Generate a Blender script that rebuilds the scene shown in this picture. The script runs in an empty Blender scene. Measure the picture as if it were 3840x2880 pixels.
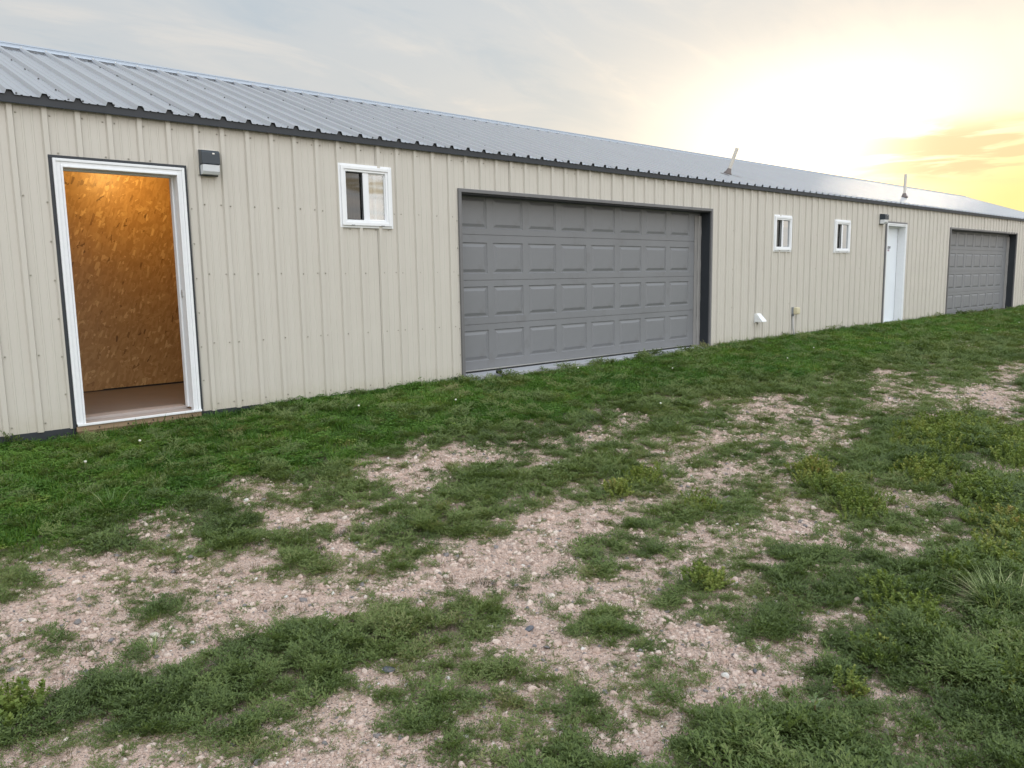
import bpy, math, random
import numpy as np
from mathutils import Vector, Matrix

random.seed(7); rng = np.random.default_rng(11)
S = bpy.context.scene; COL = S.collection
rad = math.radians

# ------------------------------------------------------------------ camera
cam_data = bpy.data.cameras.new('camera'); cam = bpy.data.objects.new('camera', cam_data); COL.objects.link(cam)
YAW, PITCH, ROLL = 0.7349, 0.1357, -0.0163
fw = Vector((math.sin(YAW)*math.cos(PITCH), math.cos(YAW)*math.cos(PITCH), -math.sin(PITCH)))
rt = Vector((math.cos(YAW), -math.sin(YAW), 0)); up = rt.cross(fw)
r2 = math.cos(ROLL)*rt + math.sin(ROLL)*up; u2 = -math.sin(ROLL)*rt + math.cos(ROLL)*up
CAM = Vector((-1.2691, -6.9685, 1.1153))
M = Matrix((r2, u2, -fw)).transposed().to_4x4(); M.translation = CAM
cam.matrix_world = M
cam_data.sensor_width = 36; cam_data.lens = 2927.85/3840*36
cam_data.clip_start = 0.05; cam_data.clip_end = 4000
S.camera = cam

# ------------------------------------------------------------------ exposure
S.view_settings.view_transform = 'Standard'; S.view_settings.look = 'None'
S.view_settings.exposure = 0; S.view_settings.gamma = 1; S.view_settings.use_curve_mapping = False
S.render.engine = 'CYCLES'

# ------------------------------------------------------------------ sky
SUN_AZ, SUN_EL = rad(69), rad(7.5)            # azimuth from +y towards +x
sd = Vector((math.cos(SUN_EL)*math.sin(SUN_AZ), math.cos(SUN_EL)*math.cos(SUN_AZ), math.sin(SUN_EL)))
W = bpy.data.worlds.new('World'); S.world = W; W.use_nodes = True
nt = W.node_tree; nt.nodes.clear()
class NT:
    """small node-building helper"""
    def __init__(s, t): s.t = t
    def n(s, typ, ins=None, **kw):
        nd = s.t.nodes.new(typ)
        for k, v in kw.items(): setattr(nd, k, v)
        if ins:
            for k, v in ins.items():
                sock = nd.inputs[k]
                if isinstance(v, bpy.types.NodeSocket): s.t.links.new(v, sock)
                else: sock.default_value = v
        return nd
    def m(s, op, a, b=None, c=None, clamp=False):
        ins = {0: a}
        if b is not None: ins[1] = b
        if c is not None: ins[2] = c
        return s.n('ShaderNodeMath', ins, operation=op, use_clamp=clamp).outputs[0]
    def vm(s, op, a, b=None):
        ins = {0: a}
        if b is not None: ins[1] = b
        nd = s.n('ShaderNodeVectorMath', ins, operation=op)
        return nd.outputs['Value'] if op in ('DOT_PRODUCT', 'LENGTH') else nd.outputs[0]
    def mix(s, f, a, b, bt='MIX'):
        nd = s.n('ShaderNodeMix', data_type='RGBA', blend_type=bt, clamp_factor=True)
        for i, v in ((0, f), (6, a), (7, b)):
            if isinstance(v, bpy.types.NodeSocket): s.t.links.new(v, nd.inputs[i])
            else: nd.inputs[i].default_value = v if i == 0 else (tuple(v)+(1,) if len(v) == 3 else v)
        return nd.outputs[2]
    def ramp(s, f, stops, interp='LINEAR'):
        nd = s.n('ShaderNodeValToRGB', {0: f}); cr = nd.color_ramp; cr.interpolation = interp
        while len(cr.elements) < len(stops): cr.elements.new(.5)
        for e, (p, c) in zip(cr.elements, stops):
            e.position = p; e.color = tuple(c)+(1,) if len(c) == 3 else c
        return nd.outputs[0]
    def sstep(s, v, a, b):
        return s.n('ShaderNodeMapRange', {0: v, 1: a, 2: b, 3: 0., 4: 1.}, interpolation_type='SMOOTHSTEP').outputs[0]
    def noise(s, vec, scale, detail=3., rough=.55, dist=0.):
        return s.n('ShaderNodeTexNoise', {'Vector': vec, 'Scale': scale, 'Detail': detail, 'Roughness': rough, 'Distortion': dist}).outputs[0]
w = NT(nt)
D = w.n('ShaderNodeTexCoord').outputs['Generated']
D = w.vm('NORMALIZE', D)
sep = w.n('ShaderNodeSeparateXYZ', {0: D}); dz = w.m('MAXIMUM', sep.outputs[2], 0.0)
# a thin veil of cloud, brighter towards the zenith, raised there to light the ground
lum = w.m('MULTIPLY_ADD', w.sstep(dz, .40, 1.), .60, 0.715)
# the half of the sky away from the sunset is unseen, taken as lit cloud and brightened to light the wall (the panes mirror it)
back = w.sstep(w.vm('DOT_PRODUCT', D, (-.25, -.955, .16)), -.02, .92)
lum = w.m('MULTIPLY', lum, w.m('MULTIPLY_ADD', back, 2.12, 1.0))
veil = w.ramp(dz, [(0, (.98, .97, .93)), (.14, (.97, .97, .96)), (.3, (.92, .97, 1.01)), (1, (.78, .90, 1.04))])
veil = w.mix(1.0, veil, w.n('ShaderNodeCombineColor', {0: lum, 1: lum, 2: lum}).outputs[0], 'MULTIPLY')
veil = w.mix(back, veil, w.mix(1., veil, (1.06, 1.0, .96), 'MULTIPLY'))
# wisps
pl = w.n('ShaderNodeVectorMath', {0: D, 1: w.n('ShaderNodeCombineXYZ', {0: w.m('ADD', dz, .22), 1: w.m('ADD', dz, .22), 2: w.m('ADD', dz, .22)}).outputs[0]}, operation='DIVIDE').outputs[0]
pl = w.n('ShaderNodeMapping', {'Vector': pl, 'Rotation': (0, 0, rad(-28)), 'Scale': (1.0, 2.6, 1.0)}).outputs[0]
wis = w.noise(pl, 1.9, 7., .58, .7)
veil = w.mix(w.m('MULTIPLY', w.sstep(wis, .50, .72), .55), veil, w.mix(1., veil, (1.34, 1.20, 1.07), 'MULTIPLY'))
veil = w.mix(w.m('MULTIPLY', w.sstep(wis, .50, .30), .55), veil, w.mix(1., veil, (.78, .87, .95), 'MULTIPLY'))
# the clear sky behind the veil
sky = w.n('ShaderNodeTexSky', sky_type='NISHITA', sun_disc=False, sun_elevation=SUN_EL, sun_rotation=SUN_AZ, air_density=1.2, dust_density=2.0).outputs[0]
sky = w.mix(1., sky, (.10, .10, .10), 'MULTIPLY')
col = w.mix(.12, veil, sky)
# glow round the sun behind the cloud
gd = Vector((math.cos(rad(9))*math.sin(rad(64)), math.cos(rad(9))*math.cos(rad(64)), math.sin(rad(9))))
dot = w.m('MAXIMUM', w.vm('DOT_PRODUCT', D, tuple(gd)), 0.)
g1 = w.m('POWER', dot, 14.); g2 = w.m('MULTIPLY', w.m('POWER', dot, 82.), w.sstep(dz, .30, .13)); g3 = w.m('POWER', dot, 14.)
def addc(base, f, c): return w.mix(f, base, w.mix(1., base, c, 'ADD'))
col = addc(col, w.m('MULTIPLY', g1, w.sstep(dz, .42, .15)), (.24, .17, .07))
col = addc(col, g2, (.85, .78, .66))
# yellow band low down towards the sunset
yd = Vector((math.cos(rad(2))*math.sin(rad(79)), math.cos(rad(2))*math.cos(rad(79)), math.sin(rad(2))))
yg = w.m('POWER', w.m('MAXIMUM', w.vm('DOT_PRODUCT', D, tuple(yd)), 0.), 34.)
yl = w.m('MULTIPLY', yg, w.sstep(dz, .235, .07))
col = w.mix(w.m('MULTIPLY', yl, 1.15, clamp=True), col, (1.12, .97, .40))
# small orange bank of cloud low on the right
az = w.m('ARCTAN2', sep.outputs[0], sep.outputs[1])
cv = w.n('ShaderNodeCombineXYZ', {0: w.m('MULTIPLY', az, 4.2), 1: w.m('MULTIPLY', sep.outputs[2], 34.), 2: 7.9}).outputs[0]
cn = w.noise(cv, 1.6, 5., .55, .4)
cm = w.m('MULTIPLY', w.sstep(az, rad(63), rad(71)), w.m('MULTIPLY', w.sstep(sep.outputs[2], .085, .11), w.sstep(sep.outputs[2], .172, .14)))
cm = w.m('MULTIPLY', cm, w.sstep(cn, .44, .56))
col = w.mix(w.m('MULTIPLY', cm, .85), col, (.97, .76, .42))
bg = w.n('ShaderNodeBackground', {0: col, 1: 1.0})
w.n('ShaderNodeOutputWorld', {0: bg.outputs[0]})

# ------------------------------------------------------------------ sun: low behind thin cloud
sl = bpy.data.lights.new('sun', 'SUN'); sl.energy = 0.9; sl.angle = rad(10); sl.color = (1, .84, .62)
so = bpy.data.objects.new('sun', sl); COL.objects.link(so)
so.rotation_euler = (-sd).to_track_quat('-Z', 'Y').to_euler(); so.location = (20, 10, 30)

# ------------------------------------------------------------------ helpers
def new_mat(name):
    m = bpy.data.materials.new(name); m.use_nodes = True; m.node_tree.nodes.clear(); return m, NT(m.node_tree)
def finish(h, bsdf, disp=None):
    o = h.n('ShaderNodeOutputMaterial'); h.t.links.new(bsdf, o.inputs[0])
def pbr(h, col, rough=.5, metal=0., normal=None, spec=.5, **kw):
    ins = {'Base Color': col if isinstance(col, bpy.types.NodeSocket) else (tuple(col)+(1,))[:4], 'Roughness': rough, 'Metallic': metal, 'Specular IOR Level': spec}
    if normal is not None: ins['Normal'] = normal
    ins.update(kw)
    return h.n('ShaderNodeBsdfPrincipled', ins).outputs[0]
def bump(h, height, strength=.3, dist=.01, normal=None):
    ins = {'Height': height, 'Strength': strength, 'Distance': dist}
    if normal is not None: ins['Normal'] = normal
    return h.n('ShaderNodeBump', ins).outputs[0]
def objco(h): return h.n('ShaderNodeTexCoord').outputs['Object']
def simple(name, c, rough=.5, metal=0., var=.06, scale=9., bmp=.0, bs=60., dirt=None):
    m, h = new_mat(name); co = objco(h)
    n1 = h.noise(co, scale, 4., .6)
    c1 = tuple(max(0, x*(1-var*2)) for x in c); c2 = tuple(min(1, x*(1+var*2)) for x in c)
    col = h.mix(n1, c1, c2)
    if dirt:
        n2 = h.noise(co, scale*2.7, 6., .7)
        col = h.mix(h.m('MULTIPLY', h.sstep(n2, .52, .75), dirt[1]), col, dirt[0])
    nrm = bump(h, h.noise(co, bs, 3., .6), bmp, .002) if bmp else None
    finish(h, pbr(h, col, rough, metal, nrm)); return m

class MB:
    """collects vertices and faces, builds ONE mesh object"""
    def __init__(s): s.v = []; s.f = []
    def add(s, vs, fs):
        o = len(s.v); s.v += [tuple(p) for p in vs]; s.f += [tuple(i+o for i in f) for f in fs]; return s
    def box(s, x0, x1, y0, y1, z0, z1):
        return s.add([(x0,y0,z0),(x1,y0,z0),(x1,y1,z0),(x0,y1,z0),(x0,y0,z1),(x1,y0,z1),(x1,y1,z1),(x0,y1,z1)],
                     [(0,3,2,1),(4,5,6,7),(0,1,5,4),(1,2,6,5),(2,3,7,6),(3,0,4,7)])
    def prism(s, pts, x0, x1):      # profile of (y, z) points extruded along x
        n = len(pts)
        return s.add([(x0,)+tuple(p) for p in pts]+[(x1,)+tuple(p) for p in pts],
                     [tuple(range(n))[::-1], tuple(range(n, 2*n))]+[(i, (i+1) % n, n+(i+1) % n, n+i) for i in range(n)])
    def tube(s, path, r, n=10, cap=True):
        path = [Vector(p) for p in path]; o = len(s.v); rr = r if isinstance(r, (list, tuple)) else [r]*len(path)
        for i, p in enumerate(path):
            d = (path[min(i+1, len(path)-1)]-path[max(i-1, 0)]).normalized()
            a = d.cross(Vector((.3, .9, .2))).normalized(); b = d.cross(a)
            for k in range(n):
                t = 2*math.pi*k/n; s.v.append(tuple(p+rr[i]*(math.cos(t)*a+math.sin(t)*b)))
        for i in range(len(path)-1):
            for k in range(n):
                s.f.append((o+i*n+k, o+i*n+(k+1) % n, o+(i+1)*n+(k+1) % n, o+(i+1)*n+k))
        if cap: s.f.append(tuple(o+k for k in range(n))[::-1]); s.f.append(tuple(o+(len(path)-1)*n+k for k in range(n)))
        return s
    def build(s, name, mat, parent=None, smooth=False, bevel=0., seg=2):
        me = bpy.data.meshes.new(name); me.from_pydata(s.v, [], s.f); me.update()
        if mat: me.materials.append(mat)
        if smooth: me.shade_smooth()
        o = bpy.data.objects.new(name, me); COL.objects.link(o)
        if parent: o.parent = parent
        if bevel:
            md = o.modifiers.new('bevel', 'BEVEL'); md.width = bevel; md.segments = seg; md.limit_method = 'ANGLE'; md.angle_limit = rad(35)
        return o
def tag(o, label=None, cat=None, group=None, kind=None):
    for k, v in (('label', label), ('category', cat), ('group', group), ('kind', kind)):
        if v: o[k] = v
    return o
def empty(name, loc=(0, 0, 0), rz=0.):
    o = bpy.data.objects.new(name, None); COL.objects.link(o); o.location = loc; o.rotation_euler = (0, 0, rz); o.empty_display_size = .1; return o
def copy_tree(o, parent=None):
    c = o.copy(); COL.objects.link(c); c.parent = parent
    for ch in list(o.children): copy_tree(ch, c)
    return c

# value noise in numpy
_L = rng.random((256, 256))
def vnoise(x, y, s, off=0.):
    x = np.asarray(x, float)*s+off*17.3+500; y = np.asarray(y, float)*s+off*9.1+500
    xi = np.floor(x).astype(int); yi = np.floor(y).astype(int); fx = x-xi; fy = y-yi
    fx = fx*fx*(3-2*fx); fy = fy*fy*(3-2*fy)
    g = lambda a, b: _L[a % 256, b % 256]
    return (g(xi, yi)*(1-fx)+g(xi+1, yi)*fx)*(1-fy)+(g(xi, yi+1)*(1-fx)+g(xi+1, yi+1)*fx)*fy
def fbm(x, y, s, off=0., o=4):
    t = 0; a = .5; n = 0
    for k in range(o): t = t+a*vnoise(x, y, s*2**k, off+k); n += a; a *= .5
    return t/n

# ------------------------------------------------------------------ lie of the land
def base_z(x): return np.interp(x, [-6,.25,.6,1.04,2,4,9,15,19,30], [-.12,-.12,-.135,-.115,-.08,-.06,-.035,-.01,.01,.02])
def ground_z(x, y):
    t = np.clip(-np.asarray(y, float)/4.5, 0, 1)
    return base_z(x)*(1-t)-.36*(t*t*(3-2*t))-.04*t
def ground_rough(x, y):
    m = np.clip((-np.asarray(y, float)-.25)/.8, 0, 1)
    return ground_z(x, y)+m*((fbm(x, y, .9, 3)-.5)*.05+(fbm(x, y, 5., 5)-.5)*.014)
# how thickly things grow, 0 bare gravel .. 9 closed, in metres on the ground ('.' not known)
GA=['....................................................................................', '....................................................................................', '....................................................................................', '...............................88...................................................', '..............................7776788...............................................', '.............................776568899999...........................................', '............................76656789998888889.......................................', '...........................8874456799987778999999...................................', '..........................877866547899876668999998888...............................', '.........................99988887779999887678899888888888...........................', '........................8999876678788888778888888888888888999.......................', '.......................467874312345665567888788887777767889999999...................', '......................43324531122455543468877887766666678899999999999...............', '.....................6654367542246776557778778764455456789899999999987654...........', '....................565665566533468887777666566434555556777777899998765434456.......', '...................55456765555322578767887655665555666666666666678876654445678898...', '..................365455455434422366545788877776676667765555666655666544556788988777', '.................0236446543356533566544567777654456777655434567776666655667789887776', '................11267677753358862477775556666543334567765445567778777766666788888776', '...............223478888742158874466776555555432233456787665567788888887665667889887', '.............54433467777632126763133454543344333223456778887666788999889887776788999', '............345654444567543223542223334443344444333456777888877778899988999988888999', '...........4246876763577676543444344445664334555554445677888777778888888888999999999', '..........44247887886688899864434556666764334566665544567877766777788888888889999888', '.........544468998998899988864332567777665445666777655556777665566777888888888888877', '.........545789999999999867654333356777666666766778766555566666556677777777788888776', '.........657999999999998854432223235666666777776667766655555566656666677777777788877', '.........899999998989877642211101223334556777667655666555555556655566666666677777877', '.........987998776666334432122100112222344555555544455544455566665555555666666677888', '.........844778544332111342332210121222334443345543344443345566776655555555556666778', '.........312445443211112355654322443222345554455644445544445666776655555555555555666', '.........013323552112234456876545566433346666667765556655556676666665555555555555555', '..........25522562222456666687777777655445766678875556665666766655555555555555555555', '..........36642585423667854578898888776655666677886545555566665554445555555666655555', '..........44433467523568752579998988887777776778888765554445555444445555556666666566', '..........22223456422357644578888898888888887788998766655445554433445555566555556556', '..........11124534443467766567767788888888877789998876666555555444445556665544555555', '..........11323433555687667545666677788888877678888876666666665555555556655544344445', '..........24532333556896555424666656778888877667788877666666667666666665555443333334', '...........6742333555886443234666654567888877666677776666666677777777666555443322234', '...........7752244554788531356766654457788766666666666555666677788877766655443333334', '...........7643566554688643467776664346777655566666665545555567888887776665544444445', '...........6555786454688754567777654335665443456666665555554456788888777666555555556', '...........5677887444577755557787643234444323456666666666555435678888887766666666667', '...........7898897543577655556787643344442234566767777777666554567888888777777777777', '............999998644677544556787655555543445677777777778777665567788888777777777888', '............999999856787543567888766677655566788887778888887777667788888877777888888', '............998999877987643578888767788765678888888888888888887777788888877777788888', '............988899878888655689998767888765678888999888888899888888888889887767778888', '............887899877888776799998877888876578899999998889999999888888889998776778888', '............887899887688888899999887889877678899999999999999999998888899999887777888', '.............88799997689999999999988899988778899999999999999999999999999999998887888', '.............88799998789999999999999999988888999999999999999999999999999999999888888', '.............88899999889999999999999999999999999999999999999999999999999999999999889', '.............89999999999999999999999999999999999999999999999999999999999999999999999', '.............99999999999999999999999999999999999999999999999999999999999999999999999', '.............99999999999999999999999999999999999999999999999999999999999999999999999', '.............99999999999999999999999999999999999999999999999999999999999999999999999', '..............9999999999999999999999999999999999999999999999999999999999999999999999', '..............9999999999999999999999999999999999999999999999999999999999999999999999', '..............9999999999999999999999999999999999999999999999999999999999999999999999', '..............9999999999999999999999999999999999999999999999999999999999999999999999', '..............9999999999999999999999999999999999999999999999999999999999999999999999', '..............9999999999999999999999999999999999999999999999999999999999999999999999', '..............9999999999999999999999999999999999999999999999999999999999999999999999', '...............999999999999999999999999999999999999999999999999999999999999999999999', '...............999999999999999999999999999999999999999999999999999999999999999999999', '...............999999999999999999999999999999999999999999999999999999999999999999999']
GB=['....................................................................................', '....................................................................................', '....................................................................................', '....................................................................................', '....................................................................................', '....................................................................................', '....................................................................................', '....................................................................................', '7...................................................................................', '6556................................................................................', '976654..............................................................................', '988753211...........................................................................', '778764212223........................................................................', '75456432223333......................................................................', '87555554333333222...................................................................', '66555544333443322334................................................................', '5543455444455554434455..............................................................', '6665445555566666655556677...........................................................', '5666654555667777777667777777........................................................', '466777655556777777777777777777......................................................', '457777766556677888877777777777777...................................................', '667777777666778888877777777777778888................................................', '78778877787777888888877777777778888888..............................................', '88888888888888889998887766777888888889999...........................................', '88999999888999988999998877777888888999999999........................................', '8999999999999999999999999888788888999999999999......................................', '8999999999999999999999999998888889999999999999999...................................', '9999999999999999999999999999999999999999999999999999................................', '999999999999999999999999999999999999999999999999999999..............................', '999999999999999999999999999999999999999999999999999999999...........................', '999999999999999999999999999999999999999999999999999999999999........................', '99999999999999999999999999999999999999999999999999999999999999......................', '99999999999999999999999999999999999999999999999999999999999999999...................', '99999999999999999999999999999999999999999999999999999999999999999999................', '9999999999999999999999999999999999999999999999999999999999999999999999..............']
YEL= [(6.39, -4.45, 0.3, -0.3, 0.74, 0.25), (6.17, -5.02, 0.1, -0.11, 0.68, 0.19), (4.8, -4.82, 0.13, -0.14, 0.34, 0.12), (4.18, -4.25, 0.1, -0.09, 0.25, 0.13), (3.94, -4.52, 0.1, -0.1, 0.23, 0.11), (3.66, -4.86, 0.09, -0.09, 0.23, 0.1), (4.56, -5.34, 0.15, -0.15, 0.5, 0.15), (3.97, -5.57, 0.12, -0.12, 0.4, 0.11), (3.32, -5.75, 0.09, -0.09, 0.22, 0.06), (2.89, -5.65, 0.05, -0.05, 0.16, 0.05), (2.34, -5.56, 0.05, -0.05, 0.14, 0.06), (2.13, -5.72, 0.07, -0.07, 0.16, 0.06), (2.01, -5.85, 0.05, -0.05, 0.14, 0.05), (1.75, -5.75, 0.04, -0.04, 0.1, 0.04), (2.1, -6.15, 0.04, -0.04, 0.19, 0.05), (1.77, -6.21, 0.03, -0.03, 0.12, 0.03), (1.38, -5.83, 0.03, -0.03, 0.07, 0.03), (3.1, -3.55, 0.08, -0.06, 0.16, 0.12), (2.74, -3.6, 0.06, -0.04, 0.1, 0.08), (-0.84, -3.86, 0.05, -0.04, 0.02, 0.11), (2.97, -4.11, 0.08, -0.07, 0.13, 0.09), (1.86, -4.88, 0.06, -0.05, 0.08, 0.06)]
TUF= [(-0.24, -3.44, 0.08, -0.06, 0.03, 0.1), (2.55, -5.97, 0.07, -0.06, 0.17, 0.05), (-0.02, -1.95, 0.08, -0.06, 0.04, 0.16), (-0.07, -1.63, 0.09, -0.06, 0.04, 0.15), (0.38, -1.62, 0.07, -0.05, 0.04, 0.1), (0.62, -1.56, 0.08, -0.07, 0.04, 0.11), (-0.35, -3.73, 0.05, -0.04, 0.02, 0.07), (-0.45, -1.35, 0.04, -0.03, 0.03, 0.16)]
RK= [(-0.3, -3.61, 0.034), (-0.26, -3.62, 0.032), (-0.36, -3.53, 0.027), (-0.2, -3.0, 0.034), (1.48, -5.4, 0.028), (1.03, -5.08, 0.026), (0.93, -4.62, 0.042), (0.86, -4.8, 0.031), (1.3, -5.49, 0.023), (1.18, -5.43, 0.022), (1.16, -5.52, 0.024), (1.04, -5.52, 0.017), (0.81, -4.5, 0.03), (0.28, -4.51, 0.042), (0.22, -5.06, 0.021), (0.68, -3.7, 0.024), (2.22, -3.66, 0.03), (2.75, -4.22, 0.033), (3.48, -3.68, 0.028), (0.21, -2.18, 0.026), (-0.79, -3.64, 0.026), (-0.03, -4.82, 0.021), (1.8, -3.7, 0.0), (0.96, -5.66, 0.0), (1.16, -5.8, 0.055)]
LE= [(-0.71, -2.32), (-0.15, -2.26), (0.31, -2.02), (0.8, -1.84), (1.0, -1.99), (1.83, -1.88), (2.27, -1.66), (3.46, -2.01), (4.68, -1.9), (6.26, -1.76), (8.06, -2.12), (12.12, -1.84), (14.99, -1.7), (16.63, -2.33)]
FL= [(0.54, -0.71), (0.07, -1.08), (3.28, -1.12), (6.69, -1.14), (10.17, -1.22), (11.87, -1.51), (8.77, -1.55), (5.69, -0.47), (2.42, -0.78), (13.74, -1.58), (16.2, -1.79), (20.8, -1.1), (18.71, -1.67), (5.01, -2.23)]

def grid_lookup(x, y):
    """vegetation density 0..1; unknown ground gets noise of the same kind"""
    x = np.asarray(x, float); y = np.asarray(y, float)
    fall = .62+(fbm(x, y*1.6, .8, 21)-.5)*1.5
    out = fall.copy()
    for g, x0, dx, y0, dy in ((GB, 6.5, .3, -6.7, .2), (GA, -1.8, .1, -6.7, .1)):
        a = np.array([[(-1 if ch == '.' else int(ch)) for ch in r] for r in g], float)
        u = (x-x0)/dx; v = (y-y0)/dy
        ok = (u >= 0) & (u < a.shape[1]-1) & (v >= 0) & (v < a.shape[0]-1)
        ui = np.clip(np.floor(u).astype(int), 0, a.shape[1]-2); vi = np.clip(np.floor(v).astype(int), 0, a.shape[0]-2)
        fu = np.clip(u-ui, 0, 1); fv = np.clip(v-vi, 0, 1)
        q = [a[vi, ui], a[vi, ui+1], a[vi+1, ui], a[vi+1, ui+1]]
        ok &= (q[0] >= 0) & (q[1] >= 0) & (q[2] >= 0) & (q[3] >= 0)
        val = ((q[0]*(1-fu)+q[1]*fu)*(1-fv)+(q[2]*(1-fu)+q[3]*fu)*fv)/9
        out = np.where(ok, val, out)
    return np.clip(out, 0, 1)
_lex = [p[0] for p in LE]+[19, 40]; _ley = [p[1] for p in LE]+[-1.9, -1.9]
def lawn_amount(x, y):
    e = np.interp(x, _lex, _ley)+(fbm(x, y, 1.7, 31)-.5)*.55
    return np.clip((np.asarray(y)-e)/.30+.5, 0, 1)
def density(x, y):
    v = grid_lookup(x, y); la = lawn_amount(x, y)
    return np.maximum(v, np.where(np.asarray(y) > -.9, 1, la*.9*(v > .55)))

# ------------------------------------------------------------------ ground sheet
def axis(lo, hi, step, far):
    c = list(np.arange(lo, hi+1e-6, step)); k = step*2
    a = c[0]; left = []
    while a > -far: a -= k; k *= 1.7; left.append(a)
    k = step*2; b = c[-1]; right = []
    while b < far: b += k; k *= 1.7; right.append(b)
    return np.array(left[::-1]+c+right)
gx = axis(-5, 32, .075, 1500); gy = axis(-9, .6, .06, 1500)
X, Y = np.meshgrid(gx, gy); Z = ground_rough(X, Y)
Z = np.where(Y > .25, Z-.06, Z)
me = bpy.data.meshes.new('ground'); nx, ny = len(gx), len(gy)
idx = np.arange(nx*ny).reshape(ny, nx)
F = np.stack([idx[:-1, :-1], idx[:-1, 1:], idx[1:, 1:], idx[1:, :-1]], -1).reshape(-1, 4)
me.vertices.add(nx*ny); me.vertices.foreach_set('co', np.stack([X, Y, Z], -1).ravel())
me.loops.add(F.size); me.loops.foreach_set('vertex_index', F.ravel())
me.polygons.add(len(F)); me.polygons.foreach_set('loop_start', np.arange(0, F.size, 4)); me.polygons.foreach_set('loop_total', np.full(len(F), 4))
me.update(); me.validate(); me.shade_smooth()
at = me.attributes.new('veg', 'FLOAT', 'POINT'); at.data.foreach_set('value', density(X, Y).ravel())
at = me.attributes.new('lawn', 'FLOAT', 'POINT'); at.data.foreach_set('value', lawn_amount(X, Y).ravel())
m, h = new_mat('gravelly_soil'); co = objco(h)
veg = h.n('ShaderNodeAttribute', attribute_name='veg').outputs['Fac']; lawn = h.n('ShaderNodeAttribute', attribute_name='lawn').outputs['Fac']
n1 = h.noise(co, 1.3, 6., .6); n2 = h.noise(co, 7., 6., .65); n3 = h.noise(co, 60., 4., .7)
dirt = h.mix(n1, (.54, .375, .29), (.64, .475, .385)); dirt = h.mix(h.m('MULTIPLY', h.sstep(n2, .45, .7), .5), dirt, (.44, .31, .25))
dirt = h.mix(h.m('MULTIPLY', n3, .5), dirt, (.36, .26, .21))
wco = h.n('ShaderNodeVectorMath', {0: co, 1: h.n('ShaderNodeTexNoise', {'Vector': co, 'Scale': 40.}).outputs[1]}, operation='ADD')
v1 = h.n('ShaderNodeTexVoronoi', {'Vector': co, 'Scale': 95., 'Randomness': 1.}, feature='F1')
v2 = h.n('ShaderNodeTexVoronoi', {'Vector': co, 'Scale': 190., 'Randomness': 1.}, feature='F1')
def peb(v, th):
    c = h.n('ShaderNodeSeparateColor', {0: v.outputs['Color']})
    cc = h.ramp(c.outputs[0], [(0, (.18, .15, .14)), (.15, (.40, .30, .25)), (.4, (.62, .46, .38)), (.7, (.78, .62, .53)), (.93, (.88, .77, .68)), (1, (.20, .20, .22))])
    k = h.m('MULTIPLY', h.sstep(v.outputs['Distance'], .52, .38), h.m('GREATER_THAN', c.outputs[1], th))
    return cc, k
c1, k1 = peb(v1, .45); c2, k2 = peb(v2, .25)
grav = h.mix(h.m('MULTIPLY', k2, .95), dirt, c2); grav = h.mix(k1, grav, c1)
soil = h.mix(h.noise(co, 30., 5., .7), (.040, .035, .022), (.11, .085, .055))
far = h.mix(h.sstep(h.noise(co, .7, 8., .7), .42, .6), (.33, .26, .20), (.07, .085, .035))
sx = h.n('ShaderNodeSeparateXYZ', {0: co})
col = h.mix(h.sstep(h.m('MAXIMUM', h.m('MULTIPLY', veg, .85), lawn), .62, .98), grav, soil)
dist = h.m('MAXIMUM', h.m('SUBTRACT', h.m('ABSOLUTE', h.m('SUBTRACT', sx.outputs[0], 13.)), 19.5), h.m('SUBTRACT', h.m('MULTIPLY', sx.outputs[1], -1.), 8.6))
dist = h.m('MAXIMUM', dist, h.m('SUBTRACT', sx.outputs[1], .5))
col = h.mix(h.sstep(dist, -.4, 1.5), col, far)
hgt = h.m('ADD', h.m('MULTIPLY', h.sstep(v1.outputs['Distance'], .6, .1), h.m('MULTIPLY', k1, 1.)), h.m('ADD', h.m('MULTIPLY', h.sstep(v2.outputs['Distance'], .6, .1), .4), h.m('MULTIPLY', n3, .4)))
finish(h, pbr(h, col, .93, 0., bump(h, hgt, 1., .009), spec=.2))
me.materials.append(m)
go = bpy.data.objects.new('ground', me); COL.objects.link(go); tag(go, kind='structure')

# ------------------------------------------------------------------ building materials
M_wall = None
m, h = new_mat('beige_painted_steel'); co = objco(h)
st = h.n('ShaderNodeMapping', {'Vector': co, 'Scale': (1., 1., .12)}).outputs[0]
streak = h.noise(st, 9., 5., .6); blot = h.noise(co, 2.2, 4., .6)
c = h.mix(blot, (.525, .498, .445), (.57, .543, .487)); c = h.mix(h.m('MULTIPLY', h.sstep(streak, .45, .75), .35), c, (.485, .468, .41))
sz = h.n('ShaderNodeSeparateXYZ', {0: co}).outputs[2]
splash = h.m('MULTIPLY', h.sstep(h.m('ADD', sz, h.m('MULTIPLY', h.noise(co, 14., 5., .7), .25)), .30, .05), .45)
c = h.mix(splash, c, (.42, .39, .29))
M_wall = m; finish(h, pbr(h, c, .42, 0., bump(h, h.noise(co, 2.0, 2., .5), .25, .01)))
m, h = new_mat('bare_galvalume_roofing'); co = objco(h)
st = h.n('ShaderNodeMapping', {'Vector': co, 'Scale': (1., .15, .15)}).outputs[0]
sp = h.n('ShaderNodeTexVoronoi', {'Vector': co, 'Scale': 160.}).outputs['Color']
c = h.mix(h.noise(st, 12., 5., .6), (.52, .52, .53), (.63, .63, .64)); c = h.mix(.08, c, sp)
M_roof = m; finish(h, pbr(h, c, h.m('MULTIPLY_ADD', h.noise(st, 7., 4., .6), .10, .25), .9, bump(h, h.noise(co, 1.7, 2., .5), .3, .01)))
M_dark = simple('charcoal_trim_steel', (.022, .027, .034), .5, var=.12, scale=5.)
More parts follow.
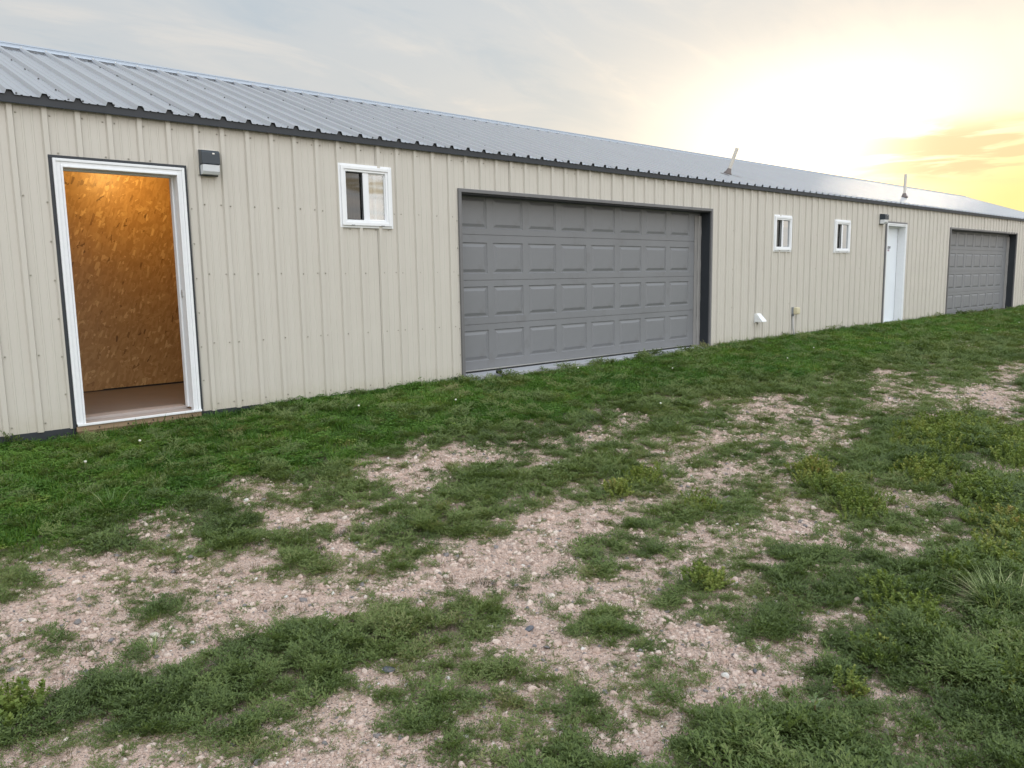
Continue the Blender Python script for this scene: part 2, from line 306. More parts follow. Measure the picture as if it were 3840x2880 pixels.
M_trim = simple('grey_brown_trim_steel', (.145, .145, .150), .42, var=.10, scale=5.)
M_ridge = simple('galvalume_ridge_flashing', (.38, .42, .47), .42, .4, var=.05)
M_white = simple('white_vinyl', (.80, .82, .84), .35, var=.025, scale=6., dirt=((.55, .54, .50), .18))
M_white2 = simple('white_painted_wood', (.78, .80, .82), .45, var=.03, scale=20., dirt=((.52, .50, .46), .22))
M_door = simple('white_painted_steel_door', (.74, .79, .84), .38, var=.02, scale=3.)
M_gdoor = simple('grey_embossed_steel', (.188, .195, .207), .42, var=.07, scale=1.6, bmp=.12, bs=420., dirt=((.125, .12, .12), .35))
M_weather = simple('pale_weatherstrip', (.25, .245, .24), .6, var=.06)
M_rubber = simple('black_rubber', (.02, .02, .022), .7)
M_concrete = simple('grey_concrete', (.38, .39, .41), .85, var=.08, scale=6., bmp=.3, bs=90., dirt=((.25, .23, .20), .4))
M_screw = simple('weathered_screw_heads', (.075, .075, .072), .5, .3, var=.2)
M_screww = simple('painted_screw_heads', (.33, .315, .26), .5, .0, var=.2)
M_black = simple('black_plastic', (.012, .014, .016), .35)
M_lampbody = simple('dark_bronze_housing', (.030, .042, .055), .38, var=.08)
M_floor = simple('brown_grey_floor', (.19, .165, .15), .5, var=.08, scale=4., bmp=.1)
M_grey = simple('grey_pvc', (.25, .27, .29), .5, var=.05)
M_conduit = simple('pale_conduit', (.50, .50, .50), .5, var=.05)
M_pipe = simple('cream_pvc_pipe', (.60, .57, .51), .5, var=.05)
M_boot = simple('grey_brown_rubber_boot', (.14, .115, .105), .7, var=.1)
M_steel = simple('zinc_plate', (.6, .6, .58), .3, .9)
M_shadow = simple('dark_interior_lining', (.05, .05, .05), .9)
m, h = new_mat('weathered_sill_wood'); co = objco(h)
st = h.n('ShaderNodeMapping', {'Vector': co, 'Scale': (.25, 6., 6.)}).outputs[0]
c = h.mix(h.noise(st, 14., 6., .65), (.27, .235, .22), (.46, .41, .38)); M_sill = m; finish(h, pbr(h, c, .6, 0., bump(h, h.noise(st, 25., 4., .6), .3, .002)))
m, h = new_mat('treated_board'); co = objco(h)
st = h.n('ShaderNodeMapping', {'Vector': co, 'Scale': (.18, 5., 5.)}).outputs[0]
c = h.mix(h.noise(st, 12., 6., .65), (.20, .135, .085), (.42, .30, .19)); M_board = m; finish(h, pbr(h, c, .7, 0., bump(h, h.noise(st, 25., 4., .6), .3, .002)))
# oriented strand board: flakes at every angle
m, h = new_mat('strand_board'); co = objco(h)
lay = None; hg = None
for k, (ang, s, st, seed) in enumerate([(25, 34., 3.0, 0.), (95, 38., 3.4, 3.1), (-50, 30., 2.6, 7.7), (155, 46., 2.8, 11.3), (62, 37., 3.6, 5.5), (118, 28., 2.2, 9.1), (-20, 52., 3.4, 2.2)]):
    mp = h.n('ShaderNodeMapping', {'Vector': h.n('ShaderNodeMapping', {'Vector': co, 'Rotation': (0, rad(ang), 0), 'Location': (seed, 0, seed)}).outputs[0], 'Scale': (1., 1., 1./st*1.0)}).outputs[0]
    mp = h.n('ShaderNodeVectorMath', {0: mp, 1: (1, .02, 1)}, operation='MULTIPLY').outputs[0]
    v = h.n('ShaderNodeTexVoronoi', {'Vector': mp, 'Scale': s, 'Randomness': 1.}, feature='F1', distance='CHEBYCHEV')
    cs = h.n('ShaderNodeSeparateColor', {0: v.outputs['Color']})
    cc = h.ramp(cs.outputs[0], [(0, (.15, .075, .03)), (.03, (.38, .22, .085)), (.5, (.46, .28, .115)), (.9, (.53, .34, .15)), (1, (.72, .52, .27))])
    fib = h.noise(h.n('ShaderNodeMapping', {'Vector': mp, 'Scale': (9., 1., 1.)}).outputs[0], 22., 3., .6)
    cc = h.mix(h.m('MULTIPLY', fib, .35), cc, (.28, .16, .065))
    if lay is None: lay = cc; hg = cs.outputs[1]
    else:
        pick = h.m('GREATER_THAN', cs.outputs[2], .5)
        lay = h.mix(pick, lay, cc); hg = h.n('ShaderNodeMix', {0: pick, 2: hg, 3: cs.outputs[1]}).outputs[0]
M_osb = m; finish(h, pbr(h, lay, .42, 0., bump(h, hg, .10, .002)))
# window glass: a real pane that reflects and lets light through
def glass(name, tint, refl=1.0, coat=.05):
    m, h = new_mat(name)
    fr = h.n('ShaderNodeFresnel', {0: 1.55}).outputs[0]
    fr = h.m('MULTIPLY_ADD', fr, refl, coat)
    tr = h.n('ShaderNodeBsdfTransparent', {0: tint+(1,)}).outputs[0]; gl = h.n('ShaderNodeBsdfGlossy', {'Roughness': .015, 'Color': (.95, .95, .95, 1)}).outputs[0]
    ms = h.n('ShaderNodeMixShader', {0: fr}); h.t.links.new(tr, ms.inputs[1]); h.t.links.new(gl, ms.inputs[2]); finish(h, ms.outputs[0]); return m
M_glass = glass('window_glass', (.9, .92, .92), 1.2, .17); M_glass2 = glass('coated_window_glass', (.9, .92, .92), 1.4, .48); M_screenglass = glass('screened_glass', (.35, .36, .37), .9)
M_backing = simple('cream_backing', (.66, .60, .54), .7, var=.03, scale=4.)  # pale colour stands in for bright reflections in the right panes
m, h = new_mat('prismatic_lens'); co = objco(h)
wv = h.n('ShaderNodeTexWave', {'Vector': co, 'Scale': 60., 'Distortion': .5}, bands_direction='X').outputs[1]
M_lens = m; finish(h, pbr(h, h.mix(wv, (.66, .70, .74), (.84, .87, .90)), .12, 0., bump(h, wv, .3, .003), **{'Transmission Weight': .15}))

# ------------------------------------------------------------------ the building
P = .2286; XL, XR = -26*P, 126*P           # nine-inch ribs, panels of four ribs
ZB, ZT = -.03, 2.472; ZF = -.25            # bottom and top of the wall sheets
building = empty('metal_building'); tag(building, 'long low beige metal building with ribbed steel walls and a bare grey metal roof', 'building')
D0, D1, DT = .290, 1.262, 2.075            # open doorway, inside of dark flashing
OPEN = {'door': (.270, 1.280, -.03, 2.09), 'w1': (2.80, 3.34, 1.675, 2.215), 'garage': (4.285, 9.185, -.2, 2.065),
        'w2': (11.06, 11.58, 1.52, 2.052), 'w3': (13.28, 13.825, 1.52, 2.052), 'whitedoor': (15.52, 16.53, -.03, 2.12), 'garage2': (19.16, 24.21, -.2, 2.085)}
ops = list(OPEN.values())
def cuts(x0, x1, zb, zt):
    """z intervals of a wall strip left over round the openings"""
    seg = [(zb, zt)]
    for a, b, c, d in ops:
        if x0 >= a-1e-6 and x1 <= b+1e-6:
            out = []
            for p, q in seg:
                if c > p: out.append((p, min(q, c)))
                if d < q: out.append((max(p, d), q))
            seg = out
    return seg
# structure behind the sheets
wall = MB(); xs = sorted({XL, XR}|{v for o in ops for v in o[:2]})
for a, b in zip(xs, xs[1:]):
    for p, q in cuts(a, b, ZF, ZT+.03): wall.box(a, b, .005, .105, p, q)
wall.box(XL, XL+.1, .105, 5.8, ZF, ZT+.03).box(XR-.1, XR, .105, 5.8, ZF, ZT+.03).box(XL, XR, 5.8, 5.9, ZF, ZT+.03)
for x in (XL, XR-.1): wall.add([(x, .0, ZT+.03), (x, 5.9, ZT+.03), (x, 2.95, 3.52), (x+.1, .0, ZT+.03), (x+.1, 5.9, ZT+.03), (x+.1, 2.95, 3.52)], [(0, 1, 2), (3, 5, 4), (0, 2, 5, 3), (1, 4, 5, 2)])
wall = wall.build('wall', M_shadow, building)
prof = [(0., 0.), (.009, -.023), (.044, -.023), (.055, 0.), (.098, 0.), (.102, -.004), (.112, -.004), (.116, 0.), (.163, 0.), (.167, -.004), (.177, -.004), (.181, 0.)]
def profile(x):
    u = (x % P)
    pts = prof+[(P, 0.)]
    for (a, ya), (b, yb) in zip(pts, pts[1:]):
        if a-1e-9 <= u <= b+1e-9: return ya+(yb-ya)*(u-a)/(b-a) if b > a else ya
    return 0.
for k in range(-26, 126, 4):               # one object per 36 inch sheet
    x0, x1 = k*P, (k+4)*P
    bx = sorted({x0, x1}|{(k+j)*P+u for j in range(4) for u, _ in prof}|{v for o in ops for v in o[:2] if x0 < v < x1})
    mb = MB(); jit = rng.normal(0, .0012)
    for a, b in zip(bx, bx[1:]):
        if b-a < 1e-4: continue
        xm = 1e-5
        ya, yb = profile(a+xm), profile(b-xm)
        for p, q in cuts(a, b, ZB, ZT):
            mb.add([(a, ya+jit, p), (b, yb+jit, p), (b, yb+jit, q), (a, ya+jit, q)], [(0, 1, 2, 3)])
    # lapped edge: the last rib stands a sheet's thickness proud
    mb2 = []
    o = mb.build('wall_panel', M_wall, wall)
    o.location.y = -.0015 if (k//4) % 2 else 0.
# screws on the wall sheets
sw = MB()
def screw(mb, x, y, z, r=.0075, n=6, out=(0, -1, 0), hgt=.006):
    o = Vector(out); a = Vector((1, 0, 0)); b = o.cross(a); c = Vector((x, y, z))
    vs = [c+r*(math.cos(t)*a+math.sin(t)*b) for t in [2*math.pi*i/n for i in range(n)]]+[c+o*hgt+r*.6*(math.cos(t)*a+math.sin(t)*b) for t in [2*math.pi*i/n for i in range(n)]]
    mb.add([tuple(v) for v in vs], [tuple(range(n, 2*n))]+[(i, (i+1) % n, n+(i+1) % n, n+i) for i in range(n)])
def blocked(x, z, m=.03): return any(a-m < x < b+m and c-m < z < d+m for a, b, c, d in ops)
for n in range(-26, 126):
    for z in (.03, .577, 1.185, 1.79, 2.40):
        for u in ([.066, .212] if (n-2) % 4 == 0 else [.066]):
            x = n*P+u+rng.normal(0, .004); zz = z+rng.normal(0, .003)
            if not blocked(x, zz): screw(sw, x, -.002, zz)
for a, b, c, d in ops:                     # a row over every opening, and under the windows
    for x in np.arange(a+.06, b, .17): screw(sw, x, -.004, d+.035, .008)
    if c > 1:
        for x in np.arange(a+.08, b, .15): screw(sw, x, -.004, c-.055, .008)
    if d > 2 and c < 0:
        for z in np.arange(.25, 2., .30): screw(sw, a-.045, -.004, z)
        for z in np.arange(.25, 2., .30): screw(sw, b+.045, -.004, z)
tag(sw.build('wall_screw_heads', M_screww, building), kind='stuff')
for a, b in zip(xs, xs[1:]):
    if cuts(a, b, -.2, -.1) or True:
        if not any(a >= o[0]-1e-6 and b <= o[1]+1e-6 and o[2] < -.1 for o in ops) and not (a >= .27-1e-6 and b <= 1.28+1e-6): MB().box(a, b, -.010, .004, ZF, ZB+.004).build('base_flashing', M_dark, building)

# roof -------------------------------------------------------------
SL = .3605; EY, EZ, RY = -.062, 2.514, 2.95; RZ = EZ+(RY-EY)*SL
nrm = Vector((0, -SL, 1)).normalized()
RXL, RXR = XL-.25, XR+.25
def onroof(x, s, hgt=0.):                  # s = horizontal distance from the eave
    return (x, EY+s+nrm.y*hgt, EZ+s*SL+nrm.z*hgt)
rprof = [(0., 0.), (.012, .032), (.044, .032), (.062, 0.), (.100, 0.), (.104, .005), (.114, .005), (.118, 0.), (.160, 0.), (.164, .005), (.174, .005), (.178, 0.)]
roof = MB(); Lr = RY-EY
roof.add([(RXL, EY+.03, EZ-.035), (RXR, EY+.03, EZ-.035), (RXR, RY, RZ-.035), (RXL, RY, RZ-.035), (RXL, 2*RY-EY, EZ-.035), (RXR, 2*RY-EY, EZ-.035)], [(0, 1, 2, 3), (3, 2, 5, 4)])
roof.add([(RXL, RY, RZ), (RXR, RY, RZ), (RXR, 2*RY-EY, EZ), (RXL, 2*RY-EY, EZ)], [(0, 1, 2, 3)])
roof = roof.build('roof', M_roof, building)
k0 = -26
for k in list(range(-26, 126, 4)):
    x0, x1 = k*P, (k+4)*P
    if k == -26: x0 = RXL
    if k+4 >= 126: x1 = RXR
    pts = []
    for j in range(-2, 7):
        for u, hh in rprof:
            x = (k+j)*P+u
            if x0-1e-6 <= x <= x1+1e-6: pts.append((x, hh))
    if pts[0][0] > x0+1e-4: pts.insert(0, (x0, 0.))
    if pts[-1][0] < x1-1e-4: pts.append((x1, 0.))
    lift = .0012 if (k//4) % 2 else 0.
    mb = MB(); vs = []; fs = []; NS = 4
    for i in range(NS+1):
        s = Lr*i/NS
        for x, hh in pts: vs.append(onroof(x, s, hh+lift))
    n = len(pts)
    for i in range(NS):
        for j in range(n-1): fs.append((i*n+j, i*n+j+1, (i+1)*n+j+1, (i+1)*n+j))
    mb.add(vs, fs).build('roof_panel', M_roof, roof)
rs = MB()
for n in range(-26, 126):
    for s in [.06]+[.46+.5*i for i in range(5)]+[2.86]:
        for u in ([.074, -.016] if (n-2) % 4 == 0 else [.074]):
            x = n*P+u+rng.normal(0, .004); ss = s+rng.normal(0, .006); c = onroof(x, ss, .001)
            screw(rs, *c, r=.0085, n=6, out=tuple(nrm), hgt=.009)
tag(rs.build('roof_screw_heads', M_screw, building), kind='stuff')
# ridge cap: broad flashing on top of the ribs with a hemmed edge
def cap(y0, sgn):
    return [(RY, RZ+.039), (RY+sgn*.165, RZ+.039-.165*SL), (RY+sgn*.172, RZ+.023-.172*SL), (RY+sgn*.168, RZ+.021-.168*SL), (RY+sgn*.160, RZ+.034-.16*SL), (RY, RZ+.035)]
rc = MB().prism(cap(0, -1), RXL-.01, RXR+.01).prism(cap(0, 1), RXL-.01, RXR+.01)
rc.tube([(RXL-.01, RY, RZ+.043), (RXR+.01, RY, RZ+.043)], .012, 8)
rc.build('ridge_cap', M_ridge, building)
MB().add([onroof(RXL, Lr-.148, .001), onroof(RXR, Lr-.148, .001), onroof(RXR, Lr-.148, .031), onroof(RXL, Lr-.148, .031)], [(0, 1, 2, 3)]).build('ridge_closure', M_ridge, building)
rcs = MB()
for n in range(-26, 126): screw(rcs, *onroof(n*P+.028, Lr-.15, .033), r=.009, out=tuple(nrm), hgt=.008)
tag(rcs.build('ridge_screw_heads', M_steel, building), kind='stuff')
# eave trim: dark band whose top edge fills the underside of the ribs
et = MB()
for n in range(-27, 127):
    pts = [(n*P+u, hh) for u, hh in rprof]+[((n+1)*P, 0.)]
    for (xa, ha), (xb, hb) in zip(pts, pts[1:]):
        if xb > RXR or xa < RXL: continue
        yf = EY+.012
        et.add([(xa, yf, 2.462), (xb, yf, 2.462), (xb, yf, EZ+.001+hb*.97), (xa, yf, EZ+.001+ha*.97)], [(0, 1, 2, 3)])
et.box(RXL, RXR, EY+.013, -.019, 2.462, 2.467)
et.add([(RXL, EY+.012, 2.462), (RXR, EY+.012, 2.462), (RXR, EY+.004, 2.455), (RXL, EY+.004, 2.455)], [(0, 1, 2, 3)])
et.build('eave_trim', M_dark, building)
for x in (RXL, RXR):
    rk = MB()
    a = onroof(x, -.01, .03); b = onroof(x, Lr, .03)
    rk.add([(x-.012, a[1], a[2]-.13), (x+.012, a[1], a[2]-.13), (x+.012, a[1], a[2]), (x-.012, a[1], a[2]), (x-.012, b[1], b[2]-.13), (x+.012, b[1], b[2]-.13), (x+.012, b[1], b[2]), (x-.012, b[1], b[2])],
           [(0, 1, 2, 3), (7, 6, 5, 4), (0, 4, 5, 1), (1, 5, 6, 2), (2, 6, 7, 3), (3, 7, 4, 0)])
    rk.build('rake_trim', M_ridge, building)

# interior seen through the doorway --------------------------------
def frame(mb, x0, x1, z0, z1, wdt, y0, y1, bottom=True):
    mb.box(x0, x0+wdt, y0, y1, z0, z1-wdt).box(x1-wdt, x1, y0, y1, z0, z1-wdt).box(x0, x1, y0, y1, z1-wdt, z1)
    if bottom: mb.box(x0+wdt, x1-wdt, y0, y1, z0, z0+wdt)
    return mb
FZ = .02
MB().box(-2.2, 4.2, .262, 5.7, FZ-.12, FZ).build('interior_floor', M_floor, building)
MB().box(-.9, .965, 1.817, 1.837, FZ+.010, 2.44).build('strand_board_wall', M_osb, building)
MB().box(.9655, 2.4, 1.8175, 1.8375, FZ+.018, 2.44).build('strand_board_wall', M_osb, building)
MB().box(-.92, -.90, .155, 1.81, FZ, 2.44).build('strand_board_wall', M_osb, building)
MB().box(2.40, 2.42, .155, 1.81, FZ, 2.44).build('strand_board_wall', M_osb, building)
MB().box(-.92, 2.42, .155, 1.84, 2.441, 2.46).build('interior_ceiling', M_osb, building)
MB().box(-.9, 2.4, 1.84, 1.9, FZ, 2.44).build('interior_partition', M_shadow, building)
bulb = MB(); cbx, cby = 1.30, 1.15
m, h = new_mat('warm_bulb'); finish(h, h.n('ShaderNodeEmission', {0: (1, .58, .22, 1), 1: 6.}).outputs[0])
vs = MB().tube([(cbx, cby, 2.33), (cbx, cby, 2.345), (cbx, cby, 2.37), (cbx, cby, 2.40)], [.012, .028, .030, .016], 12).build('light_bulb', m, building, smooth=True)
MB().tube([(cbx, cby, 2.40), (cbx, cby, 2.44)], [.03, .05], 14).build('lamp_holder', M_white, building)
bl = bpy.data.lights.new('bulb_light', 'POINT'); bl.energy = 26.; bl.color = (1, .62, .20); bl.shadow_soft_size = .05
bo = bpy.data.objects.new('bulb_light', bl); COL.objects.link(bo); bo.location = (cbx, cby, 2.29); bo.parent = building

# open doorway ------------------------------------------------------
df = MB(); frame(df, .251, 1.294, -.035, 2.107, .025, -.028, .003, False)
df = df.build('door_flashing', M_dark, building, bevel=.003)
fr = MB()                                   # moulded white casing: stepped profile, then the jamb going in
A0, A1, AT = .277, 1.270, 2.083
for wdt, y0, y1, off in ((.022, -.044, .012, 0.), (.030, -.036, .012, .022), (.014, -.048, .012, .052)):
    mb = fr; mb.box(A0+off, A0+off+wdt, y0, y1, .0, AT-off).box(A1-off-wdt, A1-off, y0, y1, .0, AT-off).box(A0+off+wdt, A1-off-wdt, y0, y1, AT-off-wdt, AT-off)
door_frame = fr.build('door_frame', M_white2, building, bevel=.003)
jb = MB(); J0, J1, JT = A0+.066, A1-.066, AT-.066
jb.box(J0-.018, J0, .012, .155, .02, JT).box(J1, J1+.018, .012, .155, .02, JT).box(J0-.018, J1+.018, .012, .155, JT, JT+.018)
jb.box(J0, J0+.012, .062, .105, .02, JT-.012).box(J1-.012, J1, .062, .105, .02, JT-.012).box(J0, J1, .062, .105, JT-.012, JT)
jb.build('jamb', M_white2, door_frame, bevel=.002)
MB().box(J1-.003, J1-.0005, .024, .050, .985, 1.055).box(J1-.012, J1-.002, .012, .022, 1.0, 1.04).build('strike_plate', M_steel, door_frame)
sill = MB().box(.286, 1.266, -.045, .160, -.022, .002).box(J0, J1, .105, .26, .002, .026)
sill = sill.build('door_sill', M_sill, building, bevel=.002)
MB().box(.280, 1.272, -.058, -.045, -.016, .004).build('sill_nosing', M_white2, sill, bevel=.003)
b1 = MB().box(.275, 1.27, -.040, .02, -.062, -.022).build('sill_board', M_board, building, bevel=.002)
b2 = MB().box(.285, 1.27, -.026, .02, -.26, -.062).build('sill_board', M_board, building, bevel=.002)
bs = MB()
for x in (.44, .66, .86, 1.02, 1.19): screw(bs, x, -.040, -.042, .007)
tag(bs.build('sill_screw_heads', M_black, building), kind='stuff')

# windows -----------------------------------------------------------
def window(x0, x1, z0, z1, g0, g1, h0, h1, m0, m1, kind):
    f = MB()
    a0, a1, b0, b1 = x0, x1, z0, z1
    # three stepped members per side: outer flange, raised band, inner bead
    for t0, t1, y0 in ((0., .28, -.024), (.28, .70, -.040), (.70, 1.0, -.030)):
        L, R, B, T = g0-x0, x1-g1, h0-z0, z1-h1
        xa, xb = x0+L*t0, x0+L*t1; xc, xd = x1-R*t1, x1-R*t0; za, zb = z0+B*t0, z0+B*t1; zc, zd = z1-T*t1, z1-T*t0
        f.box(xa, xb, y0, .02, za, zd).box(xc, xd, y0, .02, za, zd).box(xb, xc, y0, .02, zc, zd).box(xb, xc, y0, .02, za, zb)
    win = f.build('window', M_white, building, bevel=.003)
    MB().box(m0, m1, -.022, .03, h0, h1).build('mullion', M_white, win, bevel=.003)
    MB().box(g0, m0, .012, .016, h0, h1).build('pane', M_screenglass, win)
    MB().box(m1, g1, -.006, -.002, h0, h1).build('pane', M_glass2 if kind else M_glass, win)
    s = MB(); frame(s, g0, m0, h0, h1, .008, -.012, -.002); s.build('screen_frame', M_black, win)
    s = MB(); frame(s, m1, g1, h0, h1, .010, -.010, .0); s.build('sash', M_grey if kind else M_white, win)
    # pale bars and backing inside the glass imitate reflections, besides the latch
    w_ = m1-g0
    s = MB().box(g0+w_*.32, g0+w_*.36, .04, .06, h0, h1).box(g0+w_*.44, g0+w_*.52, .045, .06, h0, h1)
    s.build('reflection_bars', M_weather, win)  # pale bars drawn for the reflected lines in the screened pane
    if kind == 0:
        MB().box(m1-.01, g1+.01, .050, .054, h0-.01, h1+.01).build('pane_backing', M_backing, win)
        MB().box(m1+.085, m1+.115, .022, .046, h0, h1).build('latch_stile', M_white, win, bevel=.003)
        MB().tube([(m1+.10, .02, 1.97), (m1+.107, .004, 1.955), (m1+.10, .012, 1.935)], .007, 8).build('latch', M_white, win, smooth=True)
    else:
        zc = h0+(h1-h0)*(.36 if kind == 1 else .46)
        MB().box(m1-.01, g1+.01, .050, .054, zc, h1+.01).build('pane_backing', M_backing, win)  # pale sheet above a dark gap, shaped to imitate a reflection
    for x in (x0+(x1-x0)*.22, x0+(x1-x0)*.78): MB().box(x-.02, x+.02, -.042, -.036, z0+.022, z0+.029).build('drain_slot', M_grey, win)
    return win
window(2.76, 3.38, 1.634, 2.255, 2.838, 3.300, 1.712, 2.180, 3.037, 3.100, 0)
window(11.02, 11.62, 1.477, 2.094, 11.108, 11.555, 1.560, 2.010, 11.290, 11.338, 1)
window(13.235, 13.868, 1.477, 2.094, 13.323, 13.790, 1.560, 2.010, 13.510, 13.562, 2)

# garage doors --------------------------------------------------------
def raised_panel(w_, h_):
    """embossed rectangle: groove, bevel up, raised field"""
    rings = [(0, 0.), (.008, .010), (.020, .010), (.052, -.002), (w_*.5, -.002)]
    vs = []; fs = []
    for ins, y in rings[:4]:
        vs += [(ins, y, ins), (w_-ins, y, ins), (w_-ins, y, h_-ins), (ins, y, h_-ins)]
    for r in range(3):
        for i in range(4): fs.append((r*4+i, r*4+(i+1) % 4, (r+1)*4+(i+1) % 4, (r+1)*4+i))
    fs.append((12, 13, 14, 15))
    me = bpy.data.meshes.new('raised_panel'); me.from_pydata(vs, [], fs); me.update(); me.materials.append(M_gdoor); return me
def garage(ox0, ox1, ot, x0, x1, y, zs, px0, pitch, pw, n, label):
    g = MB(); g.box(x0, x1, y+.050, y+.062, zs[0][0], 2.2)
    g = g.build('garage_door', M_gdoor, building); g['label'] = label
    ph = .362
    rp = raised_panel(pw, ph)
    for (za, zb, pz) in zs:
        # section face with rectangular openings for the raised panels
        xs_ = [x0]; pan = []
        for k in range(n):
            a = px0+pitch*k; b = a+pw
            a2, b2 = max(a, x0), min(b, x1)
            xs_ += [a2, b2]; pan.append((a, b))
        xs_.append(x1); mb = MB()
        for i in range(len(xs_)-1):
            a, b = xs_[i], xs_[i+1]
            if b-a < 1e-5: continue
            if i % 2 == 0: mb.box(a, b, y, y+.05, za, zb)
            else: mb.box(a, b, y, y+.05, za, pz); mb.box(a, b, y, y+.05, pz+ph, zb)
        mb.box(x0, x1, y+.006, y+.049, zb, zb+.007)
        mb.build('door_section', M_gdoor, g)
        for a, b in pan:
            o = bpy.data.objects.new('raised_panel', rp); COL.objects.link(o); o.parent = g; o.location = (a, y, pz)
    z0 = zs[0][0]
    MB().box(x0, x1, y-.004, y+.05, z0-.012, z0).build('bottom_rail', M_steel, g)
    MB().box(x0, x1, y+.002, y+.05, z0-.034, z0-.012).build('bottom_seal', M_rubber, g)
    # folded steel round the opening
    t = MB(); frame(t, ox0-.028, ox1+.028, -.20, ot+.040, .040, -.026, .004, False)
    t = t.build('garage_trim', M_trim, building, bevel=.003)
    MB().box(ox0-.01, ox0+.012, .004, y-.006, -.1, ot).build('jamb_liner', M_dark, t)
    MB().box(ox1-.014, ox1+.01, .004, y-.006, -.1, ot-.0).build('jamb_liner', M_dark, t)
    MB().box(ox0+.012, ox1-.014, .004, y-.006, ot-.014, ot).build('head_liner', M_dark, t)
    # wavy weatherstrip down the right and along the top
    wsv = MB(); N = 16; vs = []; fs = []
    for i in range(N+1):
        z = -.01+(ot-.05)*i/N; wob = .005*math.sin(i*1.7)+.003*math.sin(i*3.1)
        xr = ox1-.016
        vs += [(xr-.062+wob, y-.012, z), (xr-.040+wob, y-.026, z), (xr, y-.030+wob*.5, z), (xr, y-.006, z), (xr-.055+wob, y-.004, z)]
    for i in range(N):
        for j in range(5): fs.append((i*5+j, i*5+(j+1) % 5, (i+1)*5+(j+1) % 5, (i+1)*5+j))
    wsv.add(vs, fs).box(ox1-.16, ox1-.080, y-.010, y-.001, 0, ot-.05).build('weatherstrip', M_weather, t)
    return g
ZS = [(.030, .563, .134), (.572, 1.082, .652), (1.091, 1.612, 1.165), (1.621, 2.16, 1.690)]
garage(4.285, 9.185, 2.065, 4.26, 9.20, .185, ZS, 4.345, .581, .490, 8, 'grey raised-panel garage door nearest the open doorway')
garage(19.16, 24.21, 2.085, 19.0, 24.20, .185, ZS, 19.06, .604, .480, 8, 'grey raised-panel garage door at the far end of the wall')
for a, b in ((4.24, 9.20), (19.12, 24.25)):
    MB().box(a, b, -.10, .9, -.22, -.004).build('concrete_slab', M_concrete, building, bevel=.006)
# dark rooms behind the windows and doors so nothing shines through
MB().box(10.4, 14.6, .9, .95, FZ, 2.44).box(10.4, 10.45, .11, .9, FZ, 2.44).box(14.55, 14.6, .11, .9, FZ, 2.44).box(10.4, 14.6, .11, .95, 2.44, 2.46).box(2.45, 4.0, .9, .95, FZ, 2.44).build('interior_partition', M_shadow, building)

# far white door ------------------------------------------------------
E0, E1, ET = 15.53, 16.52, 2.105
t = MB(); frame(t, 15.495, 16.555, -.03, 2.14, .036, -.03, .003, False); t.build('door_flashing', M_trim, building, bevel=.003)
fr = MB()
for wdt, y0, off in ((.024, -.042, 0.), (.028, -.034, .024)):
    fr.box(E0+off, E0+off+wdt, y0, .012, .0, ET-off).box(E1-off-wdt, E1-off, y0, .012, .0, ET-off).box(E0+off+wdt, E1-off-wdt, y0, .012, ET-off-wdt, ET-off)
fr = fr.build('door_frame', M_white2, building, bevel=.003)
K0, K1, KT = E0+.052, E1-.052, ET-.052
MB().box(K0-.02, K0, .012, .15, .02, KT).box(K1, K1+.02, .012, .15, .02, KT).box(K0-.02, K1+.02, .012, .15, KT, KT+.02).box(K0, K1, .095, .108, KT-.03, KT-.002).build('jamb', M_white2, fr)
ds = MB().box(E0, E1, -.05, .16, -.045, -.004).box(K0, K1, .09, .15, -.004, .016).build('door_sill', M_white2, building, bevel=.003)
door = MB().box(K0+.004, K1-.008, .130, .172, .030, KT-.004).build('door', M_door, building, bevel=.002); door['label'] = 'closed white steel door with black lettering at eye height'
MB().box(K0+.004, K1-.008, .128, .135, .018, .029).build('door_sweep', M_rubber, door)
MB().box(K1-.0075, K1-.0005, .132, .17, .02, KT).build('hinge_gap_seal', M_rubber, door)
def text_mesh(txt, size, loc, mat, parent, name, sx=1.):
    cu = bpy.data.curves.new(name, 'FONT'); cu.body = txt; cu.size = size; cu.extrude = .0008; cu.offset = size*.022
    ob = bpy.data.objects.new('tmp', cu); COL.objects.link(ob); bpy.context.view_layer.update()
    me = bpy.data.meshes.new_from_object(ob.evaluated_get(bpy.context.evaluated_depsgraph_get()))
    bpy.data.objects.remove(ob); bpy.data.curves.remove(cu); me.materials.clear(); me.materials.append(mat)
    o = bpy.data.objects.new(name, me); COL.objects.link(o); o.parent = parent; o.location = loc; o.rotation_euler = (rad(90), 0, 0); o.scale = (sx, 1, 1); return o
M_ink = simple('black_print', (.02, .02, .025), .5); M_redink = simple('dull_red_print', (.35, .12, .14), .5); M_greyink = simple('mauve_print', (.42, .38, .45), .5)
text_mesh('LAUNDRY', .074, (15.815, .1285, 1.590), M_ink, door, 'lettering', .92)
MB().box(15.83, 16.07, .1282, .1298, 1.540, 1.582).build('sign_strip', M_greyink, door)
MB().box(15.83, 16.07, .1276, .1281, 1.540, 1.549).build('sign_line', M_redink, door)

